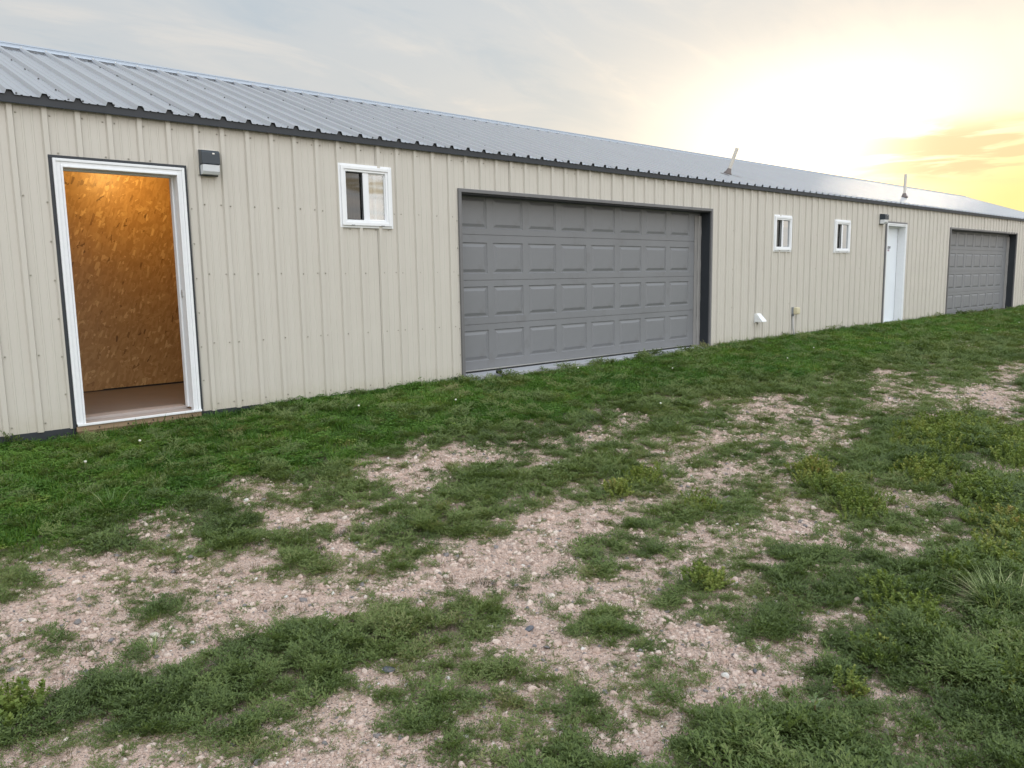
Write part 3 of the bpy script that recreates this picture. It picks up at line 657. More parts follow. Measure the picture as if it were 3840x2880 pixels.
# ------------------------------------------------------------------ things fixed to the wall
def wall_light(x0, z0, label, w_=.158, h_=.216, d=.088):
    r = empty('wall_light', (x0+w_/2, -.018, z0)); tag(r, label, 'wall light', 'wall pack lights by the doors')
    MB().box(-w_/2-.012, w_/2+.010, -.012, .016, .0, h_+.004).build('back_plate', M_wall, r, bevel=.004)
    zl = .088
    hp = [(-.012, zl), (-.012, h_)]+[(-.012-(d-.012)*math.sin(t), h_-.030*(1-math.cos(t))) for t in [rad(a) for a in (50, 75, 90)]]+[(-d-.002, zl)]
    MB().prism(hp, -w_/2, w_/2).build('housing', M_lampbody, r, bevel=.006, seg=3)
    MB().box(-w_/2-.001, w_/2+.001, -.022, -.012, -.004, zl).box(-w_/2, w_/2, -.030, -.012, -.006, .0).build('lower_rim', M_lampbody, r, bevel=.003)
    lp = [(-.014, .003), (-.014, zl-.002), (-d+.004, zl-.002), (-d+.008, .030), (-d*.72, .004)]
    MB().prism(lp, -w_/2+.006, w_/2-.004).build('lens', M_lens, r, bevel=.006, seg=3)
    MB().box(w_*.08, w_*.20, -d-.003, -d+.001, h_*.80, h_*.85).build('badge', M_steel, r)
    return r
wall_light(1.402, 2.036, 'dark bronze wall light with clear lower lens beside the open doorway')
wall_light(15.135, 2.070, 'dark bronze wall light above the left corner of the closed white door', .175, .205, .125)

v = empty('dryer_vent', (10.565, -.002, .30)); tag(v, 'small white hooded dryer vent low on the beige wall', 'vent')
MB().box(-.062, .062, -.012, .0, -.004, .150).build('back_plate', M_white, v, bevel=.003)
hd = MB(); a, b = .058, .070
hd.add([(-a, -.012, .148), (a, -.012, .148), (-a, -.045, .146), (a, -.045, .146), (-b, -.150, .028), (b, -.150, .028), (-a, -.012, .010), (a, -.012, .010), (-b, -.152, .016), (b, -.152, .016)],
       [(0, 1, 3, 2), (2, 3, 5, 4), (0, 2, 4, 6), (1, 7, 5, 3), (4, 5, 9, 8), (6, 4, 8), (7, 9, 5)])
hd = hd.build('hood', M_white, v); md = hd.modifiers.new('t', 'SOLIDIFY'); md.thickness = .004
MB().box(-.05, .05, -.030, -.026, .012, .12).build('flap', M_grey, v)
for x in (-.03, .045): MB().tube([(x, -.004, -.012), (x, -.010, -.030)], [.009, .006], 8).build('caulk_drip', M_boot, v)

b = empty('outlet_box', (11.76, -.002, .385)); tag(b, 'grey outdoor outlet box with a cream bubble cover and conduit into the grass', 'outlet box')
MB().box(-.055, .050, -.060, .0, .0, .128).build('box', M_grey, b, bevel=.004)
cv_ = MB(); n = 10; vs = []; fs = []
for i, (y, s) in enumerate([(-.060, 1.), (-.078, 1.0), (-.110, .97), (-.128, .86), (-.134, .60)]):
    for k in range(16):
        t = 2*math.pi*k/16; cx_, sx_ = math.cos(t), math.sin(t); e = .38
        vs.append((-.002+.056*s*abs(cx_)**e*(1 if cx_ > 0 else -1), y, .064+.066*s*abs(sx_)**e*(1 if sx_ > 0 else -1)))
for i in range(4):
    for k in range(16): fs.append((i*16+k, i*16+(k+1) % 16, (i+1)*16+(k+1) % 16, (i+1)*16+k))
fs.append(tuple(range(64, 80)))
M_cream = simple('cream_plastic', (.60, .55, .38), .35, var=.05)
cv_.add(vs, fs).build('bubble_cover', M_cream, b, smooth=False, bevel=.002)
MB().tube([(-.020, -.030, .0), (-.020, -.030, -.03)], .019, 12).build('conduit_fitting', M_grey, b, smooth=True)
MB().tube([(-.020, -.032, -.02), (-.018, -.032, -.16), (-.012, -.034, -.24), (.012, -.042, -.33), (.040, -.052, -.42), (.052, -.056, -.48)], .0135, 10).build('conduit', M_conduit, b, smooth=True)
MB().box(-.052, -.043, -.018, -.004, -.42, .0).build('ground_wire', M_lampbody, b)

def vent_pipe(x, s, length, r, label, lean=0., back=0.):
    p = empty('vent_pipe', onroof(x, s, .0)); tag(p, label, 'vent pipe', 'vent pipes through the roof')
    ax = (nrm+Vector((lean, back, 0))).normalized()
    MB().tube([ax*.03, ax*length], r, 16, cap=False).build('pipe', M_pipe, p, smooth=True)
    MB().tube([ax*.03, ax*(length-.002)], r*.86, 16).build('pipe_lining', M_boot, p, smooth=True)
    MB().tube([ax*.020, ax*.050, ax*.065, ax*.125], [r*2.6, r*2.2, r*1.7, r*1.06], 16).build('boot', M_boot, p, smooth=True)
    e1 = Vector((1, 0, 0)); e2 = nrm.cross(e1); q = [e1*sx*.085+e2*sy*.085 for sx, sy in ((-1, -1), (1, -1), (1, 1), (-1, 1))]
    MB().add([tuple(v_+nrm*.019) for v_ in q]+[tuple(v_+nrm*.026) for v_ in q], [(4, 5, 6, 7), (0, 1, 5, 4), (1, 2, 6, 5), (2, 3, 7, 6), (3, 0, 4, 7)]).build('boot_flange', M_boot, p)
vent_pipe(10.60, .70, .47, .029, 'cream plastic vent pipe with dark boot, nearer of two on the roof', .10)
vent_pipe(18.3, .82, .56, .032, 'cream plastic vent pipe above the closed white door, farther of two on the roof', .0, .32)

# ------------------------------------------------------------------ a lump at the slab
def ico(sub=2):
    t = (1+5**.5)/2
    v = [Vector(p).normalized() for p in [(-1,t,0),(1,t,0),(-1,-t,0),(1,-t,0),(0,-1,t),(0,1,t),(0,-1,-t),(0,1,-t),(t,0,-1),(t,0,1),(-t,0,-1),(-t,0,1)]]
    f = [(0,11,5),(0,5,1),(0,1,7),(0,7,10),(0,10,11),(1,5,9),(5,11,4),(11,10,2),(10,7,6),(7,1,8),(3,9,4),(3,4,2),(3,2,6),(3,6,8),(3,8,9),(4,9,5),(2,4,11),(6,2,10),(8,6,7),(9,8,1)]
    for _ in range(sub):
        c = {}; nf = []
        def mid(a, b):
            k = (min(a, b), max(a, b))
            if k not in c: v.append(((v[a]+v[b])/2).normalized()); c[k] = len(v)-1
            return c[k]
        for a, b_, d in f:
            x, y, z = mid(a, b_), mid(b_, d), mid(d, a); nf += [(a, x, z), (b_, y, x), (d, z, y), (x, y, z)]
        f = nf
    return v, f
def stone_mesh(name, seed, sub=2, flat=.6, rough=.35, mat=None):
    r = np.random.default_rng(seed); v, f = ico(sub)
    cuts_ = [(Vector(r.normal(size=3)).normalized(), r.uniform(.55, .92)) for _ in range(9)]
    out = []
    for p in v:
        q = p.copy()
        for nn, dd in cuts_:
            k = q.dot(nn)
            if k > dd: q -= nn*(k-dd)
        q *= 1+rough*.25*(r.random()-.5)
        out.append((q.x*(1+.0), q.y*(.72+.2*r.random()*0), q.z*flat))
    me = bpy.data.meshes.new(name); me.from_pydata(out, [], f); me.update(); me.shade_smooth()
    if mat: me.materials.append(mat)
    return me
lm = stone_mesh('plastic_cap', 5, 2, .75, .5, M_black)
lo = bpy.data.objects.new('plastic_cap', lm); COL.objects.link(lo); lo.location = (4.745, -.085, .012); lo.scale = (.056, .046, .045)
tag(lo, 'small crumpled black lump lying in the grass at the foot of the nearer garage door', 'lump')

# ------------------------------------------------------------------ stones
def stone_mat(name, inst):
    m, h = new_mat(name); co = objco(h)
    if inst:
        t = h.n('ShaderNodeAttribute', attribute_type='INSTANCER', attribute_name='tint').outputs['Fac']
    else: t = h.n('ShaderNodeObjectInfo').outputs['Random']
    c = h.ramp(t, [(0, (.19, .19, .20)), (.07, (.27, .25, .24)), (.12, (.42, .31, .25)), (.35, (.60, .44, .36)), (.6, (.74, .57, .48)), (.82, (.82, .68, .58)), (.95, (.88, .79, .70)), (1, (.88, .85, .80))])
    c = h.mix(h.m('MULTIPLY', h.sstep(h.noise(co, 2.2, 5., .7), .45, .7), .45), c, (.33, .26, .22))
    finish(h, pbr(h, c, .8, 0., bump(h, h.noise(co, 5., 4., .7), .5, .1), spec=.3)); return m
M_st = stone_mat('pebble_stone', True)
TPL = bpy.data.collections.new('templates')   # never linked to the scene: only feeds the scatterers
def tpl_obj(me):
    o = bpy.data.objects.new(me.name, me); c = bpy.data.collections.new(me.name+'_src'); return o
def scatter(name, meshes, pts, rot, scl, tint, vi, label=None):
    """ONE object; geometry nodes put a small mesh on every point"""
    me = bpy.data.meshes.new(name); me.vertices.add(len(pts)); me.vertices.foreach_set('co', np.asarray(pts, float).ravel())
    for k, ty, val in (('rot', 'FLOAT_VECTOR', rot), ('scl', 'FLOAT', scl), ('tint', 'FLOAT', tint), ('vi', 'INT', vi)):
        a = me.attributes.new(k, ty, 'POINT'); val = np.asarray(val)
        a.data.foreach_set('vector' if ty == 'FLOAT_VECTOR' else 'value', val.astype(np.int32 if ty == 'INT' else np.float32).ravel())
    o = bpy.data.objects.new(name, me); COL.objects.link(o)
    src = bpy.data.collections.new(name+'_source')
    for m_ in meshes: src.objects.link(bpy.data.objects.new(m_.name, m_))
    g = bpy.data.node_groups.new(name+'_scatter', 'GeometryNodeTree')
    g.interface.new_socket('Geometry', in_out='INPUT', socket_type='NodeSocketGeometry'); g.interface.new_socket('Geometry', in_out='OUTPUT', socket_type='NodeSocketGeometry')
    gi = g.nodes.new('NodeGroupInput'); gout = g.nodes.new('NodeGroupOutput')
    ci = g.nodes.new('GeometryNodeCollectionInfo'); ci.inputs['Collection'].default_value = src; ci.inputs['Separate Children'].default_value = True; ci.inputs['Reset Children'].default_value = True
    ip = g.nodes.new('GeometryNodeInstanceOnPoints'); ip.inputs['Pick Instance'].default_value = True
    def attr(nm, ty):
        n_ = g.nodes.new('GeometryNodeInputNamedAttribute'); n_.data_type = ty; n_.inputs['Name'].default_value = nm
        return [s_ for s_ in n_.outputs if s_.enabled and s_.name == 'Attribute'][0]
    L = g.links
    L.new(gi.outputs[0], ip.inputs['Points']); L.new(ci.outputs[0], ip.inputs['Instance']); L.new(attr('vi', 'INT'), ip.inputs['Instance Index'])
    e2 = g.nodes.new('FunctionNodeEulerToRotation'); L.new(attr('rot', 'FLOAT_VECTOR'), e2.inputs[0]); L.new(e2.outputs[0], ip.inputs['Rotation'])
    L.new(attr('scl', 'FLOAT'), ip.inputs['Scale']); L.new(ip.outputs[0], gout.inputs[0])
    md = o.modifiers.new('scatter', 'NODES'); md.node_group = g
    tag(o, kind='stuff'); return o
camx, camy = CAM.x, CAM.y
XA, XB, YA, YB = -3.2, 31., -8.4, -.03
def candidates(D0, dref, pw=1.0, seed=0, x0=XA, x1=XB, y0=YA, y1=YB):
    r = np.random.default_rng(seed); out = []
    for (a, b) in ((x0, 3), (3, 9), (9, x1)):
        if b <= a: continue
        dmin = dref if a < 3 else max(dref, a-camx-.5)
        dens = D0*(dref/dmin)**pw if a >= 3 else D0
        n = int((b-a)*(y1-y0)*dens); x = r.uniform(a, b, n); y = r.uniform(y0, y1, n)
        d = np.hypot(x-camx, y-camy); want = D0*np.minimum(1, (dref/np.maximum(d, .01))**pw)
        k = r.random(n) < want/dens; out.append(np.stack([x[k], y[k], np.maximum(1, d[k]/dref)**(pw*.5)], -1))
    return np.concatenate(out), r
# loose gravel
smesh = [stone_mesh('pebble', 100+i, 2 if i < 5 else 1, .55+.05*i, .4, M_st) for i in range(6)]
c, r = candidates(4600, 3.0, 1.3, 1)
v = density(c[:, 0], c[:, 1]); la = lawn_amount(c[:, 0], c[:, 1])
clump = fbm(c[:, 0], c[:, 1], 2.6, 41)
keep = (r.random(len(c)) < np.clip(1.12-v*1.05, .05, 1)*np.clip(.55+1.5*(clump-.30), .25, 1.1)) & (la < .6)
c = c[keep]; s = np.exp(r.normal(math.log(.0058), .48, len(c)))*np.minimum(c[:, 2], 2.4); s = np.clip(s, .0025, .022)
big = r.random(len(c)) < .035; s[big] *= 1.7; s = np.minimum(s, .024)
z = ground_rough(c[:, 0], c[:, 1])+s*.12
tint = np.clip(r.beta(2.2, 1.9, len(c)), 0, 1); tint *= .93; tint[r.random(len(c)) < .035] = .05; tint[r.random(len(c)) < .008] = .99
rot = np.stack([r.normal(0, .25, len(c)), r.normal(0, .25, len(c)), r.uniform(0, 6.28, len(c))], -1)
scatter('gravel', smesh, np.stack([c[:, 0], c[:, 1], z], -1), rot, s, tint, r.integers(0, 6, len(c)))
print('gravel', len(c))
# the larger stones one can pick out
RL = [('pale yellowish angular rock, left one of the pair below the olive tuft', .9, .0), ('flat beige rock, right one of the pair below the olive tuft', .72, .1), ('tan flat stone lying left of the pair of pale rocks', .55, 0), ('pink tilted flake of stone amid the gravel left of centre', .5, 0),
      ('angular cream rock at the lower edge of the weed mat right of centre', .88, 0), ('round tan cobble at the lower tip of the dark green weed clump', .45, 0), ('dark grey wedge of slate in the bare gravel, nearer the weed bank', .0, 0), ('dark grey oblong stone in the bare gravel below the slate wedge', .03, 0),
      ('blue grey pebble lying right of the white stones in the lower right gravel', .02, 0), ('white rounded stone at the left edge of the lower right gravel patch', .97, 0), ('pale blocky stone in the middle of the lower right gravel patch', .85, 0), ('small oval blue grey pebble in the lower right gravel patch', .04, 0),
      ('pale lichen coloured angular rock at the right tip of the long weed bank', .93, 0), ('flat dark slate below the long weed bank near the bottom centre', .0, 0), ('white stone in bare gravel near the bottom edge, right of centre', .98, 0), ('clean white pebble above the long weed bank', .97, 0),
      ('pinkish cream stone at the upper edge of the sandy bare patch', .7, 0), ('pinkish stone on the right of the small green clump beyond the sandy patch', .5, 0), ('small upright white stone in thin weeds before the garage door', .99, 0), ('white stone where the lawn ends, below the open doorway', .95, 0),
      ('dark flat pebble in the gravel at the left edge', .02, 0), ('beige stone in the gravel at the bottom, left of centre', .75, 0)]
def rock_mat(name, c):
    m, h = new_mat(name); co = objco(h)
    cc = h.mix(h.noise(co, 2.5, 5., .7), tuple(x*.75 for x in c), tuple(min(1, x*1.2) for x in c)); cc = h.mix(h.m('MULTIPLY', h.sstep(h.noise(co, 1.6, 5., .7), .5, .7), .4), cc, (.34, .27, .22))
    finish(h, pbr(h, cc, .85, 0., bump(h, h.noise(co, 4., 5., .7), .5, .1), spec=.25)); return m
def stone_col(t):
    st = [(0, (.15, .16, .18)), (.1, (.3, .27, .25)), (.45, (.46, .36, .29)), (.6, (.54, .40, .35)), (.8, (.60, .50, .40)), (.95, (.74, .69, .60)), (1, (.80, .77, .71))]
    for (a, ca), (b_, cb) in zip(st, st[1:]):
        if t <= b_: k = (t-a)/(b_-a); return tuple(ca[i]+(cb[i]-ca[i])*k for i in range(3))
    return st[-1][1]
for i, ((x, y, sz_), (lab, t, _)) in enumerate(zip(RK, RL)):
    me_ = stone_mesh('rock', 300+i, 3, .60 if 'flat' not in lab and 'slate' not in lab else .32, .25, rock_mat('rock_stone', stone_col(t)))
    o = bpy.data.objects.new('rock', me_); COL.objects.link(o); k = sz_*.62
    o.location = (x, y, float(ground_rough(x, y))+k*.30); o.scale = (k*1.15, k*1.0, k); o.rotation_euler = (rng.normal(0, .15), rng.normal(0, .15), rng.uniform(0, 6))
    tag(o, lab, 'stone', 'larger stones in the gravel yard')

# ------------------------------------------------------------------ plants
def leaf_mat(name, stops, inst=True, rough=.5, trans=.25):
    m, h = new_mat(name)
    lv = h.n('ShaderNodeAttribute', attribute_name='lv').outputs['Fac']
    t = h.n('ShaderNodeAttribute', attribute_type='INSTANCER', attribute_name='tint').outputs['Fac'] if inst else h.n('ShaderNodeObjectInfo').outputs['Random']
    f = h.m('ADD', h.m('MULTIPLY', t, .62 if inst else .25), h.m('MULTIPLY', lv, .38 if inst else .75))
    c = h.ramp(f, stops)
    b_ = pbr(h, c, rough, 0., spec=.35)
    tl = h.n('ShaderNodeBsdfTranslucent', {'Color': h.mix(1., c, (1.1, 1.25, .6), 'MULTIPLY')}).outputs[0]
    ms = h.n('ShaderNodeMixShader', {0: trans}); h.t.links.new(b_, ms.inputs[1]); h.t.links.new(tl, ms.inputs[2]); finish(h, ms.outputs[0]); return m
class Leaves:
    def __init__(s): s.v = []; s.f = []; s.c = []
    def blade(s, p, az_, L, w_, lean, curl, val, n=3):
        d = Vector((math.cos(az_), math.sin(az_), 0)); sd_ = Vector((-d.y, d.x, 0)); o = len(s.v)
        ang = lean; q = Vector(p); st = L/n
        for i in range(n+1):
            ww = w_*(1-(i/n)**1.6)*.5+w_*.04
            if i < n: s.v += [tuple(q-sd_*ww), tuple(q+sd_*ww)]; s.c += [val, val]
            else: s.v.append(tuple(q)); s.c.append(val+.1)
            q = q+(d*math.sin(ang)+Vector((0, 0, 1))*math.cos(ang))*st; ang += curl/n
        for i in range(n-1): s.f.append((o+2*i, o+2*i+1, o+2*i+3, o+2*i+2))
        s.f.append((o+2*n-2, o+2*n-1, o+2*n))
    def leaf(s, p, dirv, L, w_, val, fold=.25):
        d = Vector(dirv).normalized(); a = d.cross(Vector((0, 0, 1)));
        if a.length < .1: a = Vector((1, 0, 0))
        a.normalize(); n_ = a.cross(d); p = Vector(p); o = len(s.v)
        s.v += [tuple(p), tuple(p+d*L*.45+a*w_*.5+n_*w_*fold), tuple(p+d*L), tuple(p+d*L*.45-a*w_*.5+n_*w_*fold), tuple(p+d*L*.5)]
        s.c += [val]*5; s.f += [(o, o+1, o+4), (o+1, o+2, o+4), (o+2, o+3, o+4), (o+3, o, o+4)]
    def mesh(s, name, mat):
        me_ = bpy.data.meshes.new(name); me_.from_pydata(s.v, [], s.f); me_.update()
        a = me_.attributes.new('lv', 'FLOAT', 'POINT'); a.data.foreach_set('value', np.clip(np.array(s.c, np.float32), 0, 1)); me_.materials.append(mat); return me_
U = random.uniform
M_grass = leaf_mat('lawn_blades', [(0, (.034, .078, .012)), (.3, (.070, .162, .020)), (.6, (.130, .235, .034)), (.8, (.22, .265, .055)), (1, (.42, .34, .16))])
M_weed = leaf_mat('knotweed_leaves', [(0, (.060, .086, .028)), (.3, (.100, .146, .043)), (.55, (.150, .205, .058)), (.8, (.21, .235, .088)), (1, (.33, .26, .14))])
M_bushleaf = leaf_mat('kochia_leaves', [(0, (.07, .115, .028)), (.35, (.14, .20, .042)), (.65, (.225, .28, .062)), (.88, (.34, .34, .10)), (1, (.45, .27, .13))], True)
M_bushleaf1 = leaf_mat('yellow_green_leaves', [(0, (.08, .12, .030)), (.35, (.17, .22, .045)), (.65, (.27, .31, .068)), (.88, (.38, .36, .11)), (1, (.48, .27, .13))], False)
M_stem = simple('weed_stems', (.22, .16, .07), .7, var=.15)
M_tuft = leaf_mat('tuft_blades', [(0, (.07, .13, .035)), (.4, (.17, .25, .08)), (.7, (.34, .38, .17)), (1, (.58, .50, .31))], False)
M_dry = leaf_mat('dead_grass', [(0, (.05, .045, .03)), (.5, (.13, .10, .06)), (1, (.26, .20, .12))], True)
def grass_tuft(name, n, R, h0, h1, w_, seed, mat=None):
    random.seed(seed); l = Leaves()
    for i in range(n):
        a = U(0, 6.28); rr = R*math.sqrt(U(0, 1)); L = U(h0, h1)
        l.blade((rr*math.cos(a), rr*math.sin(a), -.004), a+U(-1.2, 1.2), L, w_*U(.7, 1.2), U(.0, .45)+.25*rr/R, U(.1, 1.3), random.random()**1.5 if random.random() < .9 else 1.)
    return l.mesh(name, mat or M_grass)
def clover(name, seed):
    random.seed(seed); l = Leaves()
    for i in range(30):
        a = U(0, 6.28); rr = .06*math.sqrt(U(0, 1)); p = Vector((rr*math.cos(a), rr*math.sin(a), U(.012, .035))); b0 = U(0, 6.28); vv = U(.2, .7)
        for k in range(3):
            t = b0+k*2.094; l.leaf(p, (math.cos(t), math.sin(t), U(-.1, .35)), U(.009, .014), U(.009, .012), vv)
    return l.mesh(name, M_grass)
gt = [grass_tuft('grass_tuft_%d' % i, 48, .055, .030, .070, .0034, 50+i) for i in range(4)]+[clover('clover_patch', 60), clover('clover_patch_b', 61)]
def knot(name, seed, nst=12, R=.058, H=.024):
    random.seed(seed); l = Leaves()
    for i in range(nst):
        a = U(0, 6.28); L = R*U(.5, 1.15); h_ = H*U(.2, 1.2); p0 = Vector((U(-.3, .3)*R, U(-.3, .3)*R, .0)); d = Vector((math.cos(a), math.sin(a), 0)); sw_ = U(-.5, .5)
        o = len(l.v); sd_ = Vector((-d.y, d.x, 0)); val = U(.3, .95)
        P0 = p0; P1 = p0+d*L*.5+sd_*sw_*L*.12+Vector((0, 0, h_*.75)); P2 = p0+d*L+sd_*sw_*L*.4+Vector((0, 0, h_))
        for q, ww in ((P0, .0012), (P1, .0010), (P2, .0005)): l.v += [tuple(q-sd_*ww), tuple(q+sd_*ww)]; l.c += [val]*2
        l.f += [(o, o+1, o+3, o+2), (o+2, o+3, o+5, o+4)]
        n_ = 6
        for k in range(1, n_+1):
            t = k/n_; q = (P0*(1-t)+P1*t)*(1-t)+(P1*(1-t)+P2*t)*t
            for sgn in (-1, 1):
                aa = a+sgn*U(.4, 1.2)+(0 if k < n_ else U(-.3, .3)); l.leaf(q, (math.cos(aa), math.sin(aa), U(.05, .9)), U(.008, .0155), U(.0030, .0052), random.random()*.9)
    for i in range(int(nst*9)):
        a = U(0, 6.28); rr = R*.85*math.sqrt(U(0, 1)); aa = a+U(-2., 2.); hh = H*(1-.5*(rr/R)**2)*U(.25, 1.15)
        l.leaf((rr*math.cos(a), rr*math.sin(a), hh), (math.cos(aa), math.sin(aa), U(-.1, 1.3)), U(.008, .015), U(.0038, .0062), random.random()**1.2)
    return l.mesh(name, M_weed)
kw = [knot('knotweed_%d' % i, 70+i) for i in range(5)]+[knot('knotweed_sparse_%d' % i, 80+i, 5, .060, .013) for i in range(3)]
def bush_leaves(seed, nst, R, H, l=None, org=(0, 0, 0), big=1.):
    random.seed(seed); l = l or Leaves(); stems = []
    for i in range(nst):
        a = U(0, 6.28); rr = R*math.sqrt(U(0, 1)); h_ = H*U(.55, 1.1)*(1-.35*(rr/R)**2)
        p0 = Vector(org)+Vector((rr*.6*math.cos(a), rr*.6*math.sin(a), 0)); P2 = p0+Vector((rr*.6*math.cos(a)+U(-.01, .01), rr*.6*math.sin(a)+U(-.01, .01), h_)); P1 = (p0+P2)/2+Vector((U(-.008, .008), U(-.008, .008), 0))
        stems.append((p0, P1, P2)); base_ = U(.0, .5)
        for k in range(9):
            t = .25+.75*k/8; q = (p0*(1-t)+P1*t)*(1-t)+(P1*(1-t)+P2*t)*t
            for j in range(3 if k < 7 else 5):
                aa = U(0, 6.28); e_ = U(.1, .9) if k < 7 else U(.5, 1.6)
                l.leaf(q, (math.cos(aa), math.sin(aa), e_), U(.008, .014)*big, U(.0050, .0080)*big, min(1, base_+.30*t+U(0, .25)) if U(0, 1) > .04 else 1.)
    return l, stems
bt = [bush_leaves(90+i, 9, .055, .062)[0].mesh('weed_bunch_%d' % i, M_bushleaf) for i in range(4)]
# yellow-green weeds: where (ellipse axes in metres)
def in_ell(x, y, E, grow=1.):
    k = np.zeros(len(x))
    for (cx_, cy_, ax_, ay_, bx_, by_) in E:
        # widen the short, foreshortened axis a little
        sc = .55; det = ax_*by_-ay_*bx_
        dx, dy = x-cx_, y-cy_; u = (dx*by_-dy*bx_)/det; v_ = (ax_*dy-ay_*dx)/det
        k = np.maximum(k, 1-np.sqrt(u*u+v_*v_)/grow)
    return k
# low weeds over the yard
c, r = candidates(480, 3.6, 1.0, 2)
x, y = c[:, 0], c[:, 1]; v = density(x, y); la = lawn_amount(x, y)
nz = fbm(x, y, 4.5, 51)
p = np.clip(np.clip((v-.30)*1.42, 0, 1)**1.35*(.62+.9*nz)*np.clip((fbm(x, y, 9., 53)-.22)*3.2, .35, 1.4), .0, 1)
keep = (r.random(len(c)) < p) & (r.random(len(c)) > la*.80)
c = c[keep]; v = v[keep]; x, y = c[:, 0], c[:, 1]; la = la[keep]
s = (.60+.50*np.clip(v+(nz[keep]-.5)*.5, 0, 1.1))*np.exp(r.normal(0, .18, len(c)))*np.minimum(c[:, 2]**.8, 1.9)
s *= 1+.35*np.clip((-y-5.2)/1., 0, 1)*(v > .8)
tint = np.clip(.42+(fbm(x, y, 1.3, 61)-.5)*1.1+r.normal(0, .13, len(c))+.10*la, 0, 1)
tint = np.where(v < .6, np.clip(tint+.28, 0, 1), tint)
vi = np.where(v+r.normal(0, .12, len(c)) < .5, r.integers(5, 8, len(c)), r.integers(0, 5, len(c)))
z = ground_rough(x, y)+.030*np.clip((v-.68)/.3, 0, 1)*r.random(len(c))*(1+1.2*((v > .9) & (y < -4.2)))
rot = np.stack([r.normal(0, .22, len(c)), r.normal(0, .22, len(c)), r.uniform(0, 6.28, len(c))], -1)
scatter('low_weeds', kw, np.stack([x, y, z], -1), rot, s, tint, vi); print('weeds', len(c))
# thin seedlings and runners all over the gravel
c, r = candidates(620, 3.6, 1.0, 12)
x, y = c[:, 0], c[:, 1]; v = density(x, y); la = lawn_amount(x, y); nz = fbm(x, y, 6., 57)
keep = (r.random(len(c)) < np.clip(.10+v*1.25, 0, 1)*np.clip((nz-.22)*2.8, .12, 1.2)) & (la < .7)
c = c[keep]; x, y = c[:, 0], c[:, 1]; v = v[keep]
s = (.42+.40*v)*np.exp(r.normal(0, .25, len(c)))*np.minimum(c[:, 2]**.9, 2.)
tint = np.clip(.55+(fbm(x, y, 1.7, 63)-.5)*.9+r.normal(0, .16, len(c)), 0, 1)
scatter('thin_ground_cover', kw[5:], np.stack([x, y, ground_rough(x, y)], -1), np.stack([r.normal(0, .15, len(c)), r.normal(0, .15, len(c)), r.uniform(0, 6.28, len(c))], -1), s, tint, r.integers(0, 3, len(c))); print('thin', len(c))
# lawn by the wall
c, r = candidates(620, 5.0, 1.0, 3, y0=-3.0)
x, y = c[:, 0], c[:, 1]; la = lawn_amount(x, y); inside = np.array([any(a < xx < b_ and yy > -.16 for a, b_ in ((4.24, 9.2), (19.12, 24.25))) for xx, yy in zip(x, y)])
v = density(x, y)
keep = (r.random(len(c)) < np.clip(la*1.1-.05, 0, 1)*np.clip(v*1.5-.35, .1, 1)) & ~inside
c = c[keep]; x, y = c[:, 0], c[:, 1]; la = la[keep]
s = (.78+.45*fbm(x, y, 2.2, 71))*np.exp(r.normal(0, .15, len(c)))*np.minimum(c[:, 2]**.7, 1.5)*(.62+.38*la)
garage_front = ((x > 4.2) & (x < 9.25) | (x > 19.1) & (x < 24.3)) & (y > -.34); s *= np.where(garage_front, .62, 1.)
near_wall = np.clip(1-(-y)/.32, 0, 1)*(x < 4.2)+np.clip(1-(-y)/.14, 0, 1)*(x >= 4.2)*.4; s *= 1+near_wall*.65*r.random(len(c))
tint = np.clip(.36+(fbm(x, y, 1.6, 81)-.5)*1.0+r.normal(0, .15, len(c))+.05*np.clip(x/12, 0, 1), 0, 1)
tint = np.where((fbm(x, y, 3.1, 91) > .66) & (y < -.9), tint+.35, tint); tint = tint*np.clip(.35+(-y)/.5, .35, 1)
vi = np.where(r.random(len(c)) < np.clip(.10+.35*(1-la)+.25*(fbm(x, y, 2.4, 93) > .55), 0, 1), r.integers(4, 6, len(c)), r.integers(0, 4, len(c)))
rot = np.stack([r.normal(0, .12, len(c)), r.normal(0, .12, len(c)), r.uniform(0, 6.28, len(c))], -1)
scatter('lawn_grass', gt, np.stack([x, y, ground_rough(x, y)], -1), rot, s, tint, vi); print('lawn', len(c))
# thin seeding stalks along the wall
tall = [grass_tuft('seed_stalks_%d' % i, 9, .04, .08, .15, .0026, 150+i) for i in range(3)]
n = 520; r = np.random.default_rng(5); x = r.uniform(-2.5, 29, n); y = -r.uniform(.02, .12, n)
ok = (fbm(x, y*0, 1.1, 15) > .47) & ~np.array([any(a-.05 < xx < b_+.05 for a, b_ in ((.1, 1.15), (4.2, 9.25), (15.4, 16.6), (19.1, 24.3))) for xx in x]); x, y = x[ok], y[ok]; n = len(x)
scatter('seeding_grass', tall, np.stack([x, y, ground_rough(x, y)], -1), np.stack([0*x, 0*x, r.uniform(0, 6.28, n)], -1), r.uniform(.6, 1.25, n), r.uniform(.1, .55, n), r.integers(0, 3, n))
